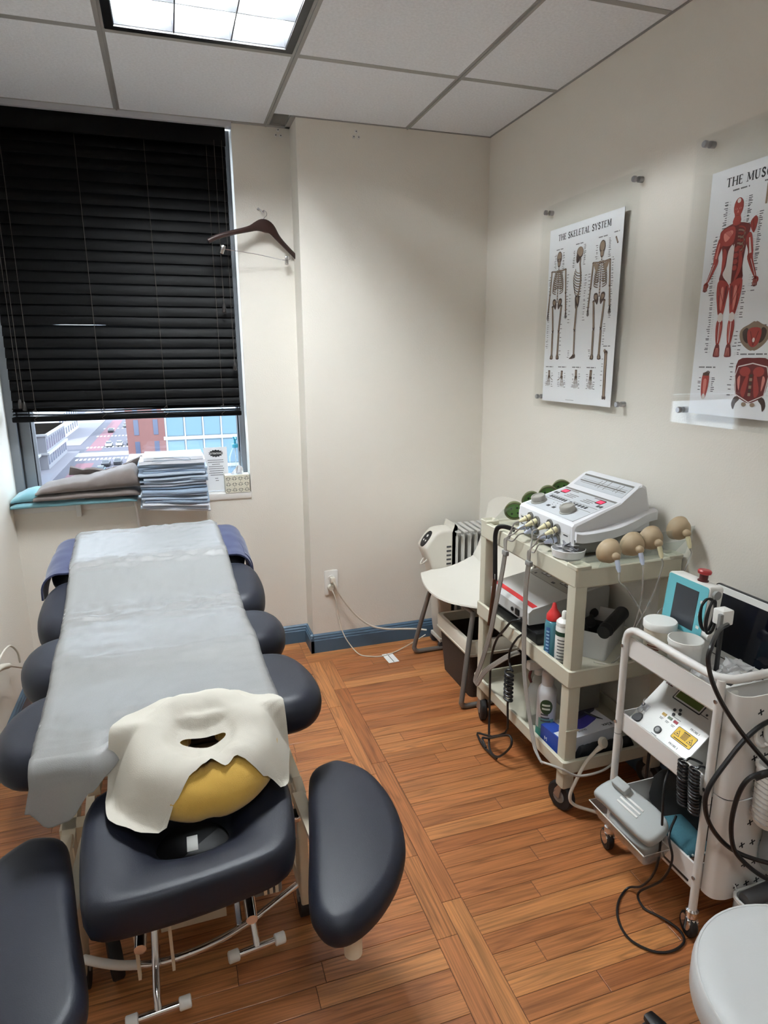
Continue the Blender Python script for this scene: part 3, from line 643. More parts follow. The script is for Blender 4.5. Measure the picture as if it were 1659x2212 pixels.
MB().tube([(-.09, 3.026, z-.004), (.0, 3.024, z-.004), (.05, 3.024, z-.008), (.065, 3.024, z-.014), (.05, 3.024, z-.018), (-.10, 3.024, z-.018)], .0012, 5, 5).build('fold_edge', PB[2], o)
# notice in a clear stand
sg = thing('notice_sign', 'small upright notice reading ATTENTION in a clear stand on the sill', 'sign', (.19, 3.24, .832))
SM = axes((.134, 3.222, .836), (1, 0, 0), (0, .10, 1))
def onS(a, b, c=0.): return SM @ V((a, b, c))
sp = MB(); sp.add([onS(0, 0), onS(.112, 0), onS(.112, .212), onS(0, .212), onS(0, 0, -.001), onS(.112, 0, -.001), onS(.112, .212, -.001), onS(0, .212, -.001)], [(0, 1, 2, 3), (7, 6, 5, 4), (0, 4, 5, 1), (1, 5, 6, 2), (2, 6, 7, 3), (3, 7, 4, 0)])
sp.build('sheet', mat('sign_paper', sr(236, 236, 238), .7), sg, False)
cl_ = MB(); cl_.box(.130, .250, 3.20, 3.29, .832, .835); cl_.build('stand_foot', ACRYL, sg, False)
MB().add([onS(-.004, -.002, .002), onS(.116, -.002, .002), onS(.116, .216, .002), onS(-.004, .216, .002)], [(0, 1, 2, 3)]).build('stand_front', ACRYL, sg, False)
bu = []
for i in range(28):
    a = 2*math.pi*i/28; q = 1.0 if i % 2 else .78; bu.append(onS(.058+.036*q*math.cos(a), .182+.019*q*math.sin(a), .0005))
MB().poly(bu).build('burst_print', INK, sg, False)
text_mb('ATTENTION!', .0115, SM @ Matrix.Translation((.058, .178, .0009)), 'CENTER', .0001, .82, .0003).build('lettering', WHITE, sg, False)
ln = MB()
for i, w in enumerate((.08, .078, .04, .072, .076, .068, .074, .062, .02, .016)):
    bb = .148-.0105*i-(.006 if i > 7 else 0); 
    for q in range(int(w/.0075)): a = .057-w/2+q*.0075; ln.add([onS(a, bb, .0005), onS(a+.0063, bb, .0005), onS(a+.0063, bb+.003, .0005), onS(a, bb+.003, .0005)], [(0, 1, 2, 3)])
ln.build('small_print', TXT, sg, False)['kind'] = 'stuff'
# sanitizer bottle, tissue box
sb = thing('pump_bottle', 'clear sanitizer bottle with a light blue pump behind the tissue box', 'bottle', (.288, 3.262, .832))
MB().lathe([(.030, 0), (.033, .004), (.033, .14), (.030, .165), (.020, .19), (.013, .205), (.013, .215)], (.288, 3.255, .832), n=24).build('bottle_body', clear('clear_bottle', (.86, .92, .95, 1), .9, .05, .10), sb)
BLP = mat('pump_blue', sr(70, 170, 200), .35); MB().lathe([(.015, .208), (.015, .225), (.006, .228), (.006, .25), (.010, .252), (.010, .262)], (.288, 3.255, .832), n=16).build('pump', BLP, sb)
MB().tube([(.288, 3.255, 1.088), (.29, 3.235, 1.092), (.291, 3.215, 1.084)], .004, 8, 4).build('pump_nozzle', BLP, sb); MB().cyl((.288, 3.255, .84), (.288, 3.255, 1.04), .002, n=6).build('dip_tube', WHITE, sb)
tx = thing('tissue_box', 'cube tissue box with dark leaf pattern at the right end of the sill', 'tissue box', (.28, 3.2, .832))
MB().box(.222, .338, 3.152, 3.222, .832, .918).build('carton', mat('tissue_carton', sr(226, 222, 204), .6), tx, False)
lf = MB(); LEAF = mat('leaf_print', sr(62, 70, 62), .7)
for r in range(3):
    for c in range(4):
        cx, cz = .237+.029*c, .846+.028*r; up = 1 if (r+c) % 2 else -1
        for dx, dz, a in ((0, .008, 90), (-.006, .004, 120), (.006, .004, 60), (-.009, -.002, 140), (.009, -.002, 40), (-.004, -.005, 110), (.004, -.005, 70)):
            a = math.radians(a); d = V((math.cos(a), 0, math.sin(a)*up)); nn = V((-d.z, 0, d.x)); o_ = V((cx+dx, 3.1514, cz+dz*up))
            lf.add([o_-d*.0045, o_+nn*.0018, o_+d*.0045, o_-nn*.0018], [(0, 1, 2, 3)])
lf.build('leaf_pattern', LEAF, tx, False)['kind'] = 'stuff'
MB().prism(ell(.28, 3.187, .035, .016), .9182, .919).build('tissue_slot', mat('slot_film', sr(170, 180, 190), .3), tx, False)
def tis(u, v):
    a = u*2-1; return (.283+.030*a*(1-.35*v)+.012*v, 3.187+.012*math.sin(5*a+2*v)+.008*fbm(u*5, v*4), .918+.045*v*(1-.5*a*a)+.008*fbm(u*4, v*5, 4))
MB().grid(tis, 16, 10, 0).build('tissue', mat('tissue_paper', sr(240, 240, 242), .9), tx, sharp=50)
MB().rbox(-.443, -.423, 3.128, 3.153, .775, .831, .002).build('sill_bracket', WSAT, wb); MB().tube([(-.19, 3.11, .845), (-.186, 3.13, .78), (-.182, 3.148, .66)], .006, 8, 3).build('sill_prop', WSAT, wb)
# ---------------------------------------------------------------- clothes hanger on wall hook
hg = thing('clothes_hanger', 'dark wooden trouser hanger with metal clips hanging on the wall hook', 'hanger', (.46, 3.13, 1.9))
DW = mat('dark_walnut', sr(44, 24, 20), .35, var=.2, vscale=30)
hp_ = catmull([(.208, 3.03, 1.957), (.24, 3.038, 1.975), (.31, 3.055, 2.0), (.385, 3.075, 2.022), (.425, 3.088, 2.038), (.457, 3.098, 2.044), (.49, 3.107, 2.034), (.52, 3.115, 2.0), (.56, 3.124, 1.962), (.61, 3.135, 1.918), (.636, 3.142, 1.893), (.643, 3.144, 1.880)], 4)
L = []
for i, p in enumerate(hp_):
    t = (hp_[min(i+1, len(hp_)-1)]-hp_[max(i-1, 0)]).normalized(); s = i/(len(hp_)-1); hh = .0105+.018*math.exp(-((s-.47)/.13)**2)
    up = V((0, 0, 1)); up = (up-t*up.dot(t)).normalized(); sd = t.cross(up)
    L.append([p+up*hh*math.cos(a)+sd*.007*math.sin(a) for a in [2*math.pi*j/12 for j in range(12)]])
MB().loft(L).build('hanger_body', DW, hg, sharp=60)
MB().tube([(.459, 3.10, 2.065), (.462, 3.105, 2.078), (.474, 3.118, 2.09), (.478, 3.13, 2.105), (.470, 3.145, 2.117), (.460, 3.15, 2.112)], .002, 6, 5).build('hook', CHROME, hg)
MB().tube([(.262, 3.045, 1.95), (.268, 3.048, 1.933), (.30, 3.055, 1.93), (.42, 3.085, 1.921), (.56, 3.118, 1.905), (.572, 3.12, 1.935)], .0016, 6, 3).build('clip_rod', CHROME, hg)
for c, a in ((V((.268, 3.04, 1.93)), .35), (V((.556, 3.108, 1.906)), .05)):
    M = Matrix.Translation(c) @ Matrix.Rotation(a, 4, 'Y'); MB().rbox(-.008, .008, -.010, .010, -.022, .016, .003, M=M).build('clip', CHROME, hg)
wh = thing('wall_hook', 'small metal hook screwed into the wall holding the hanger', 'hook', (.46, 3.16, 2.1))
MB().tube([(.445, 3.158, 2.122), (.452, 3.146, 2.120), (.462, 3.142, 2.108), (.470, 3.146, 2.116)], .0022, 6, 4).build('hook_wire', STEEL, wh); MB().cyl((.445, 3.1595, 2.124), (.445, 3.152, 2.124), .005, n=10).build('screw', STEEL, wh)
for (cx, cy, cz, lab) in ((.549, 3.16, 2.438, 'cluster of three screws in the wall above the hanger'), (.866, 3.01, 2.416, 'cluster of three screws in the column wall near the ceiling')):
    r = thing('wall_anchor', lab, 'wall anchor', (cx, cy, cz), group='three-screw wall anchors')
    for dx, dz in ((0, .016), (-.011, -.006), (.011, -.006)):
        q = MB().lathe([(.0075, 0), (.0075, .002), (.005, .004)], (cx+dx, cy-.0005, cz+dz), (0, -1, 0), 14).build('washer', WSAT, r); MB().cyl((cx+dx, cy-.004, cz+dz), (cx+dx, cy-.006, cz+dz), .0024, n=8).build('screw', DKG, q)
# ---------------------------------------------------------------- wall outlet and cords
ou = thing('wall_outlet', 'white double wall outlet with plugs on the column wall', 'outlet', (.70, 3.01, .366))
def onY(m): return m
MB().prism(rrect(.665, .735, .302, .432, .006), 0, .006, .002, 2, M=axes((0, 3.01, 0), (1, 0, 0), (0, 0, 1))).build('cover_plate', WHITE, ou)
for zc in (.392, .342): MB().prism(ell(.70, zc, .017, .0145), .004, .008, .001, 1, M=axes((0, 3.01, 0), (1, 0, 0), (0, 0, 1))).build('socket', WSAT, ou)
pl = MB().rbox(.690, .714, 2.972, 3.0015, .372, .402, .005); tag(pl.build('power_plug', CORD, None), 'white power plug in the upper socket of the wall outlet', 'plug')
pl = MB().lathe([(.016, 0), (.016, .014), (.013, .018)], (.694, 3.0015, .345), (0, -1, 0), 20); tag(pl.build('round_adapter', CORD, None), 'round white plug in the lower socket of the wall outlet', 'plug')
tag(MB().tube([(.703, 2.973, .383), (.712, 2.965, .36), (.735, 2.965, .31), (.775, 2.965, .245), (.83, 2.965, .175), (.90, 2.962, .12), (.98, 2.958, .095), (1.06, 2.955, .085), (1.14, 2.95, .075), (1.19, 2.93, .07)], .0048, 8, 6).build('heater_cord', CORD, None), 'thick white heater cord sagging along the blue baseboard', 'cord')
tag(MB().tube([(.698, 2.985, .335), (.708, 2.965, .30), (.722, 2.96, .21), (.735, 2.955, .13), (.765, 2.94, .06), (.81, 2.90, .006), (.86, 2.86, .004), (.92, 2.845, .004), (1.0, 2.87, .006), (1.10, 2.91, .02), (1.18, 2.92, .05)], .0028, 6, 6).build('thin_cord', CORD, None), 'thin white cord with a paper tag lying on the floor', 'cord')
tg = thing('cord_tag', 'white rectangular paper tag on the floor near the heater', 'tag', (.96, 2.80, .001))
TM = axes((.925, 2.765, .0012), (1, .06, 0), (-.06, 1, 0))
MB().prism([(0, 0), (.055, 0), (.055, .10), (0, .10)], 0, .001, M=TM).build('card', mat('tag_card', sr(240, 240, 238), .7), tg, False); MB().prism([(.026, .002), (.029, .002), (.029, .098), (.026, .098)], .001, .0014, M=TM).build('print_line', INK, tg, False)
lc = MB().tube([(-.655, 2.30, .30), (-.655, 2.40, .41), (-.655, 2.48, .428), (-.655, 2.60, .41), (-.655, 2.69, .345), (-.655, 2.71, .29)], .004, 8, 5); tag(lc.build('white_cable', CORD, None), 'white cable loop on the left wall beside the table', 'cable')
ic = thing('inline_switch', 'white cable with a ridged strain relief beside the left wall', 'cable', (-.65, 2.5, .38))
MB().tube([(-.65, 2.30, .435), (-.65, 2.42, .405), (-.65, 2.52, .365)], lambda t: .013-.002*t, 10, 4).build('connector', CORD, ic); MB().tube([(-.65, 2.52, .365), (-.65, 2.56, .345)], lambda t: .009-.004*t, 10, 4).build('strain_relief', CORD, ic); MB().tube([(-.65, 2.55, .35), (-.645, 2.66, .29), (-.62, 2.74, .24), (-.5, 2.8, .2)], .004, 8, 5).build('cable_tail', CORD, ic)
# ---------------------------------------------------------------- oil heater
ht = thing('oil_heater', 'white oil-filled radiator heater with black control panel in the corner', 'heater', (1.33, 2.88, 0))
HW = mat('heater_white', sr(212, 207, 196), .4)
hpf = smooth2([(1.232, .04), (1.205, .30), (1.172, .45), (1.142, .53), (1.146, .562), (1.19, .618), (1.225, .634), (1.288, .634), (1.294, .62), (1.294, .06), (1.284, .04)], 3)
MB().prism(hpf[::-1], -.06, .06, .014, 3, M=axes((0, 2.885, 0), (1, 0, 0), (0, 0, 1))).build('control_tower', HW, ht, sharp=50)
PM = axes((1.138, 2.885, .548), (0, -1, 0), (.60, 0, .80)); cp = MB().prism(ell(0, .046, .034, .046), -.001, .004, .001, 1, M=PM).build('control_panel', BLACK, ht)
for a, b, r in ((0, .062, .0075), (-.012, .036, .005), (.012, .036, .005)): MB().prism(ell(a, b, r, r, 12), .004, .005, M=PM).build('button', WHITE, cp, False)
MB().tube([(1.150, 2.84, .49), (1.135, 2.85, .47), (1.13, 2.87, .462), (1.14, 2.885, .47), (1.155, 2.89, .485)], .004, 8, 5).build('cord_wrap_loop', HW, ht)
sl_ = MB()
for i in range(14): z0 = .26+.022*i; MB().box(1.25, 1.275, 2.8235, 2.826, z0, z0+.009).build('vent_slot', DKG, ht, False)
FIN = mat('heater_fin', sr(196, 194, 188), .38)
for i in range(6):
    x = 1.305+.036*i
    MB().prism(rrect(2.815, 2.955, .085, .628, .03), -.003, .003, .0015, 1, M=axes((x, 0, 0), (0, 1, 0), (0, 0, 1))).build('fin', FIN, ht)
    f_ = MB(); f_.tube([(x, 2.832, .10), (x, 2.832, .60)], .010, 10, 2); f_.build('fin_column', FIN, ht)
    MB().bar((x, 2.80, .625), (x, 2.96, .632), .022, .006).build('fin_top', FIN, ht, False)
for zc in (.13, .58): MB().cyl((1.28, 2.885, zc), (1.50, 2.885, zc), .022).build('oil_pipe', FIN, ht)
for y_ in (2.83, 2.94):
    MB().cyl((1.24, y_-.01, .025), (1.24, y_+.01, .025), .025).build('wheel', DKG, ht)
MB().rbox(1.22, 1.27, 2.82, 2.95, .04, .06, .004).build('foot', HW, ht)
# ---------------------------------------------------------------- white shell chair
ch = thing('shell_chair', 'white moulded plastic chair with grey tube legs beside the heater', 'chair', (1.25, 2.55, 0))
def shell(u, v):
    s = u*2-1; W_ = .265*(1-.10*max(0, v-.5)*2)*(1-.18*max(0, .12-v)/.12)
    if v < .55:
        t = v/.55; x = 1.055+.375*t; z = .438-.03*math.sin(math.pi*min(1, t*1.05))+.012*(1-t)*-1+.055*s*s*(.35+t*.8); x += .03*s*s*(1-t)*1.2
    else:
        t = (v-.55)/.45; a = t*1.25; x = 1.43+.045*math.sin(min(a, 1.3))+.015*t; z = .424+.40*t**1.25+.08*s*s*(1-t*.6)-.02*s*s*t*2; x -= .035*s*s*(1-.3*t)
        z -= .05*t*s**4
    return (x, 2.555+s*W_, z)
MB().grid(shell, 24, 34, .007).build('shell', mat('chair_white', sr(226, 222, 212), .35), ch, sharp=70)
TUB = mat('grey_tube', sr(118, 114, 110), .4, .4)
for y0, yf in ((2.77, 2.825), (2.33, 2.262)):
    MB().tube([(1.16, y0, .408), (1.13, y0+(yf-y0)*.4, .28), (1.085, yf, .06), (1.082, yf, .03), (1.10, yf, .013), (1.16, yf, .012), (1.44, yf, .012), (1.465, yf, .03), (1.45, yf, .10), (1.37, y0, .40)], .0115, 10, 5).build('leg', TUB, ch)
MB().tube([(1.16, 2.77, .402), (1.16, 2.33, .402)], .010, 10, 2).build('cross_tube', TUB, ch); MB().tube([(1.37, 2.77, .396), (1.37, 2.33, .396)], .010, 10, 2).build('cross_tube', TUB, ch)
# ---------------------------------------------------------------- woven basket with liner
bk = thing('waste_basket', 'dark brown woven basket with white fabric liner under the chair', 'basket', (1.28, 2.48, 0))
WV = mat('dark_wicker', sr(54, 40, 30), .75, bump=1., bscale=260, var=.3, vscale=160)
def bkloop(g, z): return [V((a, b, z)) for a, b in rrect(1.16-g, 1.40+g, 2.335-g, 2.635+g, .02, 3)]
MB().loft([bkloop(0, 0), bkloop(.022, .27), bkloop(.010, .27), bkloop(-.010, .012)], (True, True)).build('basket_body', WV, bk)
LIN = mat('liner_cloth', sr(214, 206, 190), .9, bump=.3, bscale=300)
MB().loft([bkloop(.020, .205), bkloop(.027, .21), bkloop(.031, .272), bkloop(.026, .280), bkloop(.010, .28), bkloop(.004, .24)], (False, False)).build('liner', LIN, bk)
MB().loft([bkloop(.026, .216), bkloop(.031, .219), bkloop(.031, .222), bkloop(.027, .225)], (False, False)).build('liner_hem', LIN, bk)
# ---------------------------------------------------------------- anatomy posters under acrylic
BONE = mat('print_bone', sr(150, 130, 110), .7); BDK = mat('print_bone_dark', sr(74, 56, 48), .7); RED = mat('print_red', sr(158, 58, 50), .7); RDK = mat('print_dark_red', sr(110, 36, 34), .7); RLT = mat('print_pink', sr(206, 128, 116), .7); TEND = mat('print_tendon', sr(222, 214, 210), .7)
PPR = mat('poster_paper', sr(238, 240, 243), .5)
GLY = {'T': ([[(.5, 0), (.5, 1)]], [[(.05, 1), (.95, 1)]], [(.5, 0), (.08, .93, 1), (.92, .93, 1)], 1.),
       'H': ([[(.17, 0), (.17, 1)], [(.83, 0), (.83, 1)]], [[(.17, .52), (.83, .52)]], [(.17, 0), (.17, 1), (.83, 0), (.83, 1)], 1.1),
       'E': ([[(.2, 0), (.2, 1)]], [[(.1, 0), (.85, 0)], [(.1, 1), (.82, 1)], [(.2, .52), (.66, .52)]], [(.84, .08, 1), (.81, .92, 1), (.66, .52, 1)], .85),
       'L': ([[(.2, 0), (.2, 1)]], [[(.1, 0), (.85, 0)]], [(.2, 1), (.85, .08, 1)], .85),
       'K': ([[(.17, 0), (.17, 1)], [(.38, .55), (.85, 0)]], [[(.2, .40), (.80, 1)]], [(.17, 0), (.17, 1), (.85, 0), (.8, 1)], 1.05),
       'A': ([[(.5, 1), (.88, 0)]], [[(.5, 1), (.14, 0)], [(.25, .34), (.76, .34)]], [(.14, 0), (.88, 0)], 1.05),
       'Y': ([[(.5, 0), (.5, .48)], [(.5, .48), (.12, 1)]], [[(.5, .48), (.86, 1)]], [(.5, 0), (.12, 1), (.86, 1)], 1.),
       'M': ([[(.2, 1), (.5, .12)], [(.86, 0), (.84, 1)]], [[(.16, 0), (.2, 1)], [(.5, .12), (.84, 1)]], [(.16, 0), (.86, 0), (.17, 1), (.85, 1)], 1.3),
       'U': ([[(.2, 1), (.2, .3), (.3, .06), (.5, 0)]], [[(.5, 0), (.7, .06), (.8, .3), (.8, 1)]], [(.2, 1), (.8, 1)], 1.05),
       'S': ([[(.76, .80), (.66, .96), (.5, 1), (.3, .95), (.22, .78), (.3, .62), (.52, .5), (.72, .38), (.8, .22), (.7, .05), (.48, 0), (.3, .04), (.2, .2)]], [], [(.77, .84, 1), (.2, .16, 1)], .85),
       'C': ([[(.84, .78), (.72, .95), (.52, 1), (.28, .9), (.16, .6), (.16, .4), (.28, .1), (.52, 0), (.74, .06), (.86, .22)]], [], [(.84, .82, 1)], 1.), 'R': ([[(.2, 0), (.2, 1)], [(.5, .5), (.88, 0)], [(.68, .92), (.74, .75), (.66, .56)]], [[(.1, 1), (.5, 1), (.68, .92)], [(.66, .56), (.5, .5), (.2, .5)]], [(.2, 0), (.88, 0)], 1.)}
class Flat:
    """flat print on a sheet: a to the right, b down from its top left corner"""
    def __init__(s, M): s.M = M; s.mb = {}
    def get(s, m): return s.mb.setdefault(m.name, (MB(), m))[0]
    def pt(s, a, b, l): return s.M @ V((a, -b, l))
    def ribbon(s, m, pts, w, l=.0004):
        P = [V((p[0], p[1])) for p in pts]; n = len(P); ws = w if isinstance(w, (list, tuple)) else [w]*n; A = []; B = []
        for i in range(n):
            d = (P[min(i+1, n-1)]-P[max(i-1, 0)]); d = d.normalized() if d.length > 0 else V((1, 0)); nn = V((-d.y, d.x))*ws[i]/2
            A.append(s.pt(P[i].x+nn.x, P[i].y+nn.y, l)); B.append(s.pt(P[i].x-nn.x, P[i].y-nn.y, l))
        s.get(m).add(A+B, [(i, i+1, n+i+1, n+i) for i in range(n-1)])
    def shape(s, m, pts, l=.0004, k=3):
        P = [(p.x, p.y) for p in catmull([(a, b, 0) for a, b in pts], k, True)] if k > 1 else pts
        s.get(m).poly([s.pt(a, b, l) for a, b in P])
    def oval(s, m, a, b, rx, ry, l=.0004, n=16): s.shape(m, ell(a, b, rx, ry, n), l, 1)
    def bone(s, a, b, w, l=.0005):
        w *= 1.45; s.ribbon(BDK, [a, b], w*1.5, l); mid = ((a[0]+b[0])/2, (a[1]+b[1])/2); s.ribbon(BONE, [a, mid, b], [w*1.0, w*.7, w*1.0], l+.0002)
        for p in (a, b): s.oval(BDK, p[0], p[1], w*.95, w*.8, l+.0001, 8)
    def title(s, m, txt, a, b, h, w, l=.0004):
        tot = sum(GLY[c][3] if c != ' ' else .5 for c in txt); u = w/tot; x = a
        for c in txt:
            if c == ' ': x += .5*u; continue
            thick, thin, ser, adv = GLY[c]; f = lambda p: (x+p[0]*adv*u*.94, b+h*(1-p[1]))
            for st in thick: s.ribbon(m, [f(p) for p in st], h*.19, l)
            for st in thin: s.ribbon(m, [f(p) for p in st], h*.085, l+.00005)
            for q in ser:
                p = f(q)
                if len(q) == 3: s.ribbon(m, [(p[0], p[1]-h*.09), (p[0], p[1]+h*.09)], h*.05, l+.0001)
                else: s.ribbon(m, [(p[0]-u*.17, p[1]), (p[0]+u*.17, p[1])], h*.075, l+.0001)
            x += adv*u
    def labels(s, a, b0, b1, n, right=True, w=.014, rnd=None):
        rnd = rnd or random
        for i in range(n):
            b = b0+(b1-b0)*(i+rnd.random()*.6)/n; q = w*rnd.uniform(.4, 1.); a0 = a if right else a-q
            s.ribbon(TXT, [(a0, b), (a0+q, b)], .0021, .0003)
            s.ribbon(TXT, [((a0-.002) if right else (a0+q+.002), b), ((a0-.010) if right else (a0+q+.010), b+rnd.uniform(-.002, .002))], .0003, .0003)
    def done(s, parent):
        for nm, (mb, m) in s.mb.items():
            o = mb.build('print_'+nm.replace('print_', ''), m, parent, False); o['kind'] = 'stuff'
def poster(label, y0, y1, z0, z1, ay0, ay1, az0, az1, draw):
    """y0 > y1: far (left) and near (right) edge on the right-hand wall"""
    t = thing('anatomy_poster', label, 'poster', (1.51, (ay0+ay1)/2, az0), group='anatomy posters on the right wall')
    MB().box(1.4975, 1.4985, y1, y0, z0, z1).build('sheet', PPR, t, False)
    MB().rbox(ay1, ay0, az0, az1, 0, .004, .0015, 1, .006, M=axes((1.497, 0, 0), (0, -1, 0), (0, 0, 1)) @ Matrix.Diagonal((-1, 1, 1, 1))).build('acrylic_front', ACRYL, t)
    MB().rbox(ay1, ay0, az0, az1, 0, .003, .001, 1, .006, M=axes((1.503, 0, 0), (0, -1, 0), (0, 0, 1)) @ Matrix.Diagonal((-1, 1, 1, 1))).build('acrylic_back', ACRYL, t)
    for yv in (ay0-.042, ay1+.024):
        for zv in (az1-.024, az0+.042):
            q = MB().cyl((XR, yv, zv), (1.504, yv, zv), .0095, n=18).build('standoff', STEEL, t); MB().lathe([(.0095, 0), (.0095, .008), (.008, .010)], (1.4925, yv, zv), (-1, 0, 0), 18).build('standoff_cap', STEEL, q)
    F = Flat(axes((1.4974, y0, z1), (0, -1, 0), (0, 0, 1))); draw(F); F.done(t); return t
def arcpts(cx, cy, rx, ry, a0, a1, n=8): return [(cx+rx*math.cos(math.radians(a0+(a1-a0)*i/n)), cy+ry*math.sin(math.radians(a0+(a1-a0)*i/n))) for i in range(n+1)]
def skeleton(F, c, back=False, k=1.):
    top = .089
    F.oval(BDK, c, top+.021, .0175, .0225); F.oval(BONE, c, top+.018, .0135, .0165, .0006)
    F.shape(BDK, [(c-.011, top+.03), (c+.011, top+.03), (c+.008, top+.052), (c, top+.056), (c-.008, top+.052)], .0005); F.shape(BONE, [(c-.008, top+.036), (c+.008, top+.036), (c+.005, top+.050), (c-.005, top+.050)], .0007)
    if not back:
        for s in (-1, 1): F.oval(BDK, c+s*.0062, top+.027, .0038, .0032, .0009, 10)
        F.oval(BDK, c, top+.036, .002, .003, .0009, 8)
    for i in range(24):
        b = top+.056+i*.0056
        F.ribbon(BDK if i % 2 else BONE, [(c, b), (c, b+.0046)], .0055+.003*(i/24), .0007)
    for s in (-1, 1):
        F.bone((c+s*.004, .162), (c+s*.046, .158), .0026)
        if back: F.shape(BONE, [(c+s*.046, .162), (c+s*.018, .168), (c+s*.024, .195)], .0009, 2)
        for i in range(10):
            b = .163+i*.0078; w = .020+.017*math.sin(min(1, (i+1)/8)*1.5); F.ribbon(BDK, arcpts(c, b+.002, s*w, .009*(.8+i*.05), -90 if not back else -80, 70, 8), .0040, .0006); F.ribbon(BONE, arcpts(c, b+.002, s*w, .009*(.8+i*.05), -90 if not back else -80, 70, 8), .0016, .0008)
        F.bone((c+s*.048, .160), (c+s*.055, .245), .0042); F.bone((c+s*.0545, .249), (c+s*.060, .312), .0026); F.bone((c+s*.0575, .249), (c+s*.0645, .312), .0022)
        for q in range(5): F.ribbon(BDK, [(c+s*(.061+q*.0008), .314), (c+s*(.056+q*.0035), .345-abs(q-2)*.003)], .0018, .0006)
        F.shape(BDK, [(c+s*.004, .288), (c+s*.012, .266), (c+s*.030, .266), (c+s*.032, .282), (c+s*.020, .297), (c+s*.010, .305)], .0005); F.shape(BONE, [(c+s*.012, .272), (c+s*.026, .271), (c+s*.027, .281), (c+s*.015, .288)], .0008)
        F.bone((c+s*.031, .294), (c+s*.0215, .386), .0052); F.bone((c+s*.021, .394), (c+s*.019, .482), .0044); F.bone((c+s*.0265, .398), (c+s*.025, .480), .0018)
        F.shape(BDK, [(c+s*.014, .480), (c+s*.026, .480), (c+s*.033, .497), (c+s*.012, .498)], .0006, 2); F.shape(BONE, [(c+s*.017, .483), (c+s*.023, .483), (c+s*.027, .494), (c+s*.016, .495)], .0008, 2)
    if not back: F.ribbon(BONE, [(c, .163), (c, .195)], .006, .0009)
def side_skel(F, c):
    F.oval(BDK, c+.004, .110, .021, .021); F.oval(BONE, c+.005, .107, .018, .017, .0006); F.shape(BDK, [(c-.016, .116), (c+.004, .124), (c-.004, .144), (c-.015, .142)], .0007); F.oval(BDK, c-.010, .116, .004, .004, .0009, 8)
    sp_ = [(c+.010, .13), (c+.008, .15), (c+.015, .18), (c+.019, .21), (c+.014, .24), (c+.006, .265), (c+.008, .285)]
    F.ribbon(BDK, sp_, .009, .0006); F.ribbon(BONE, sp_, .004, .0008)
    for i in range(10): F.ribbon(BDK if i % 2 else BONE, arcpts(c+.012, .168+i*.0075, -.030-.010*math.sin(i/3), .016+.002*i, -10, 110, 8), .0032, .0007)
    F.shape(BDK, [(c-.010, .264), (c+.016, .266), (c+.014, .300), (c-.004, .312), (c-.010, .29)], .0005); F.shape(BONE, [(c-.005, .27), (c+.011, .272), (c+.008, .295)], .0008)
    F.bone((c+.002, .300), (c-.003, .386), .0052); F.bone((c-.002, .394), (c+.001, .482), .0046)
    F.shape(BDK, [(c+.008, .478), (c+.010, .493), (c-.030, .497), (c-.012, .486), (c-.004, .478)], .0006, 2)
def hand(F, c, b, flip=1, foot=False, L=.052):
    F.bone((c-.004*flip, b), (c-.003*flip, b+L*.36), .003); F.bone((c+.003*flip, b), (c+.004*flip, b+L*.36), .003); F.oval(BDK, c, b+L*.42, .0085, .007)
    for q in range(5):
        o = (q-2)*.0045*flip; e = (c+o*1.8+(.012*flip if q == 4 and not foot else 0), b+L*(1.18-.05*abs(q-1.5)) - (.018 if q == 4 and not foot else 0)); st_ = (c+o*.7, b+L*.45)
        for k in range(3): p0 = tuple(st_[i]+(e[i]-st_[i])*k/3 for i in (0, 1)); p1 = tuple(st_[i]+(e[i]-st_[i])*(k+.88)/3 for i in (0, 1)); F.ribbon(BDK, [p0, p1], .0028, .0006); F.ribbon(BONE, [p0, p1], .0012, .0008)
def caption(F, a, b, w, h=.0036):
    n = max(3, int(w/.0042))
    for i in range(n):
        if i % 6 != 5: F.ribbon(TXT, [(a-w/2+i*w/n, b), (a-w/2+(i+.8)*w/n, b)], h, .0003)
def draw_skel(F):
    R = random.Random(3); F.title(INK, 'THE SKELETAL SYSTEM', .060, .026, .021, .327)
    for c, bk in ((.075, False), (.345, True)): skeleton(F, c, bk)
    side_skel(F, .207)
    for c, b, w in ((.075, .080, .046), (.205, .078, .046), (.345, .076, .05), (.42, .072, .03), (.044, .528, .055), (.135, .528, .055), (.232, .528, .055), (.325, .528, .055), (.408, .452, .04)): caption(F, c, b, w)
    for a, b0, b1, n, r in ((.098, .095, .17, 12, True), (.054, .095, .15, 9, False), (.020, .175, .46, 34, False), (.135, .18, .35, 16, True), (.105, .36, .49, 8, True), (.178, .10, .16, 12, False), (.235, .085, .16, 14, True), (.25, .19, .36, 18, True), (.165, .25, .37, 8, False), (.318, .10, .15, 7, False), (.38, .085, .15, 12, True), (.405, .15, .36, 24, True), (.285, .19, .33, 12, False), (.38, .37, .45, 9, True), (.31, .46, .49, 4, False), (.175, .465, .495, 5, False)): F.labels(a, b0, b1, n, r, rnd=R)
    hand(F, .044, .545, 1); hand(F, .135, .545, -1); hand(F, .232, .54, 1, True, .06); hand(F, .325, .54, -1, True, .06)
    for c in (.044, .135, .232, .325): F.labels(c-.017, .55, .61, 7, False, .012, R); F.labels(c+.017, .55, .61, 7, True, .012, R)
    F.bone((.406, .475), (.410, .630), .0075); F.oval(BDK, .398, .468, .006, .006); F.oval(BONE, .398, .467, .0045, .0045, .0008); F.oval(BDK, .405, .634, .0055, .007); F.oval(BDK, .416, .634, .0055, .007); F.labels(.392, .49, .60, 7, False, .012, R)
    F.bone((.418, .090), (.428, .108), .003); F.ribbon(TXT, [(.17, .655), (.225, .655)], .0012, .0003)
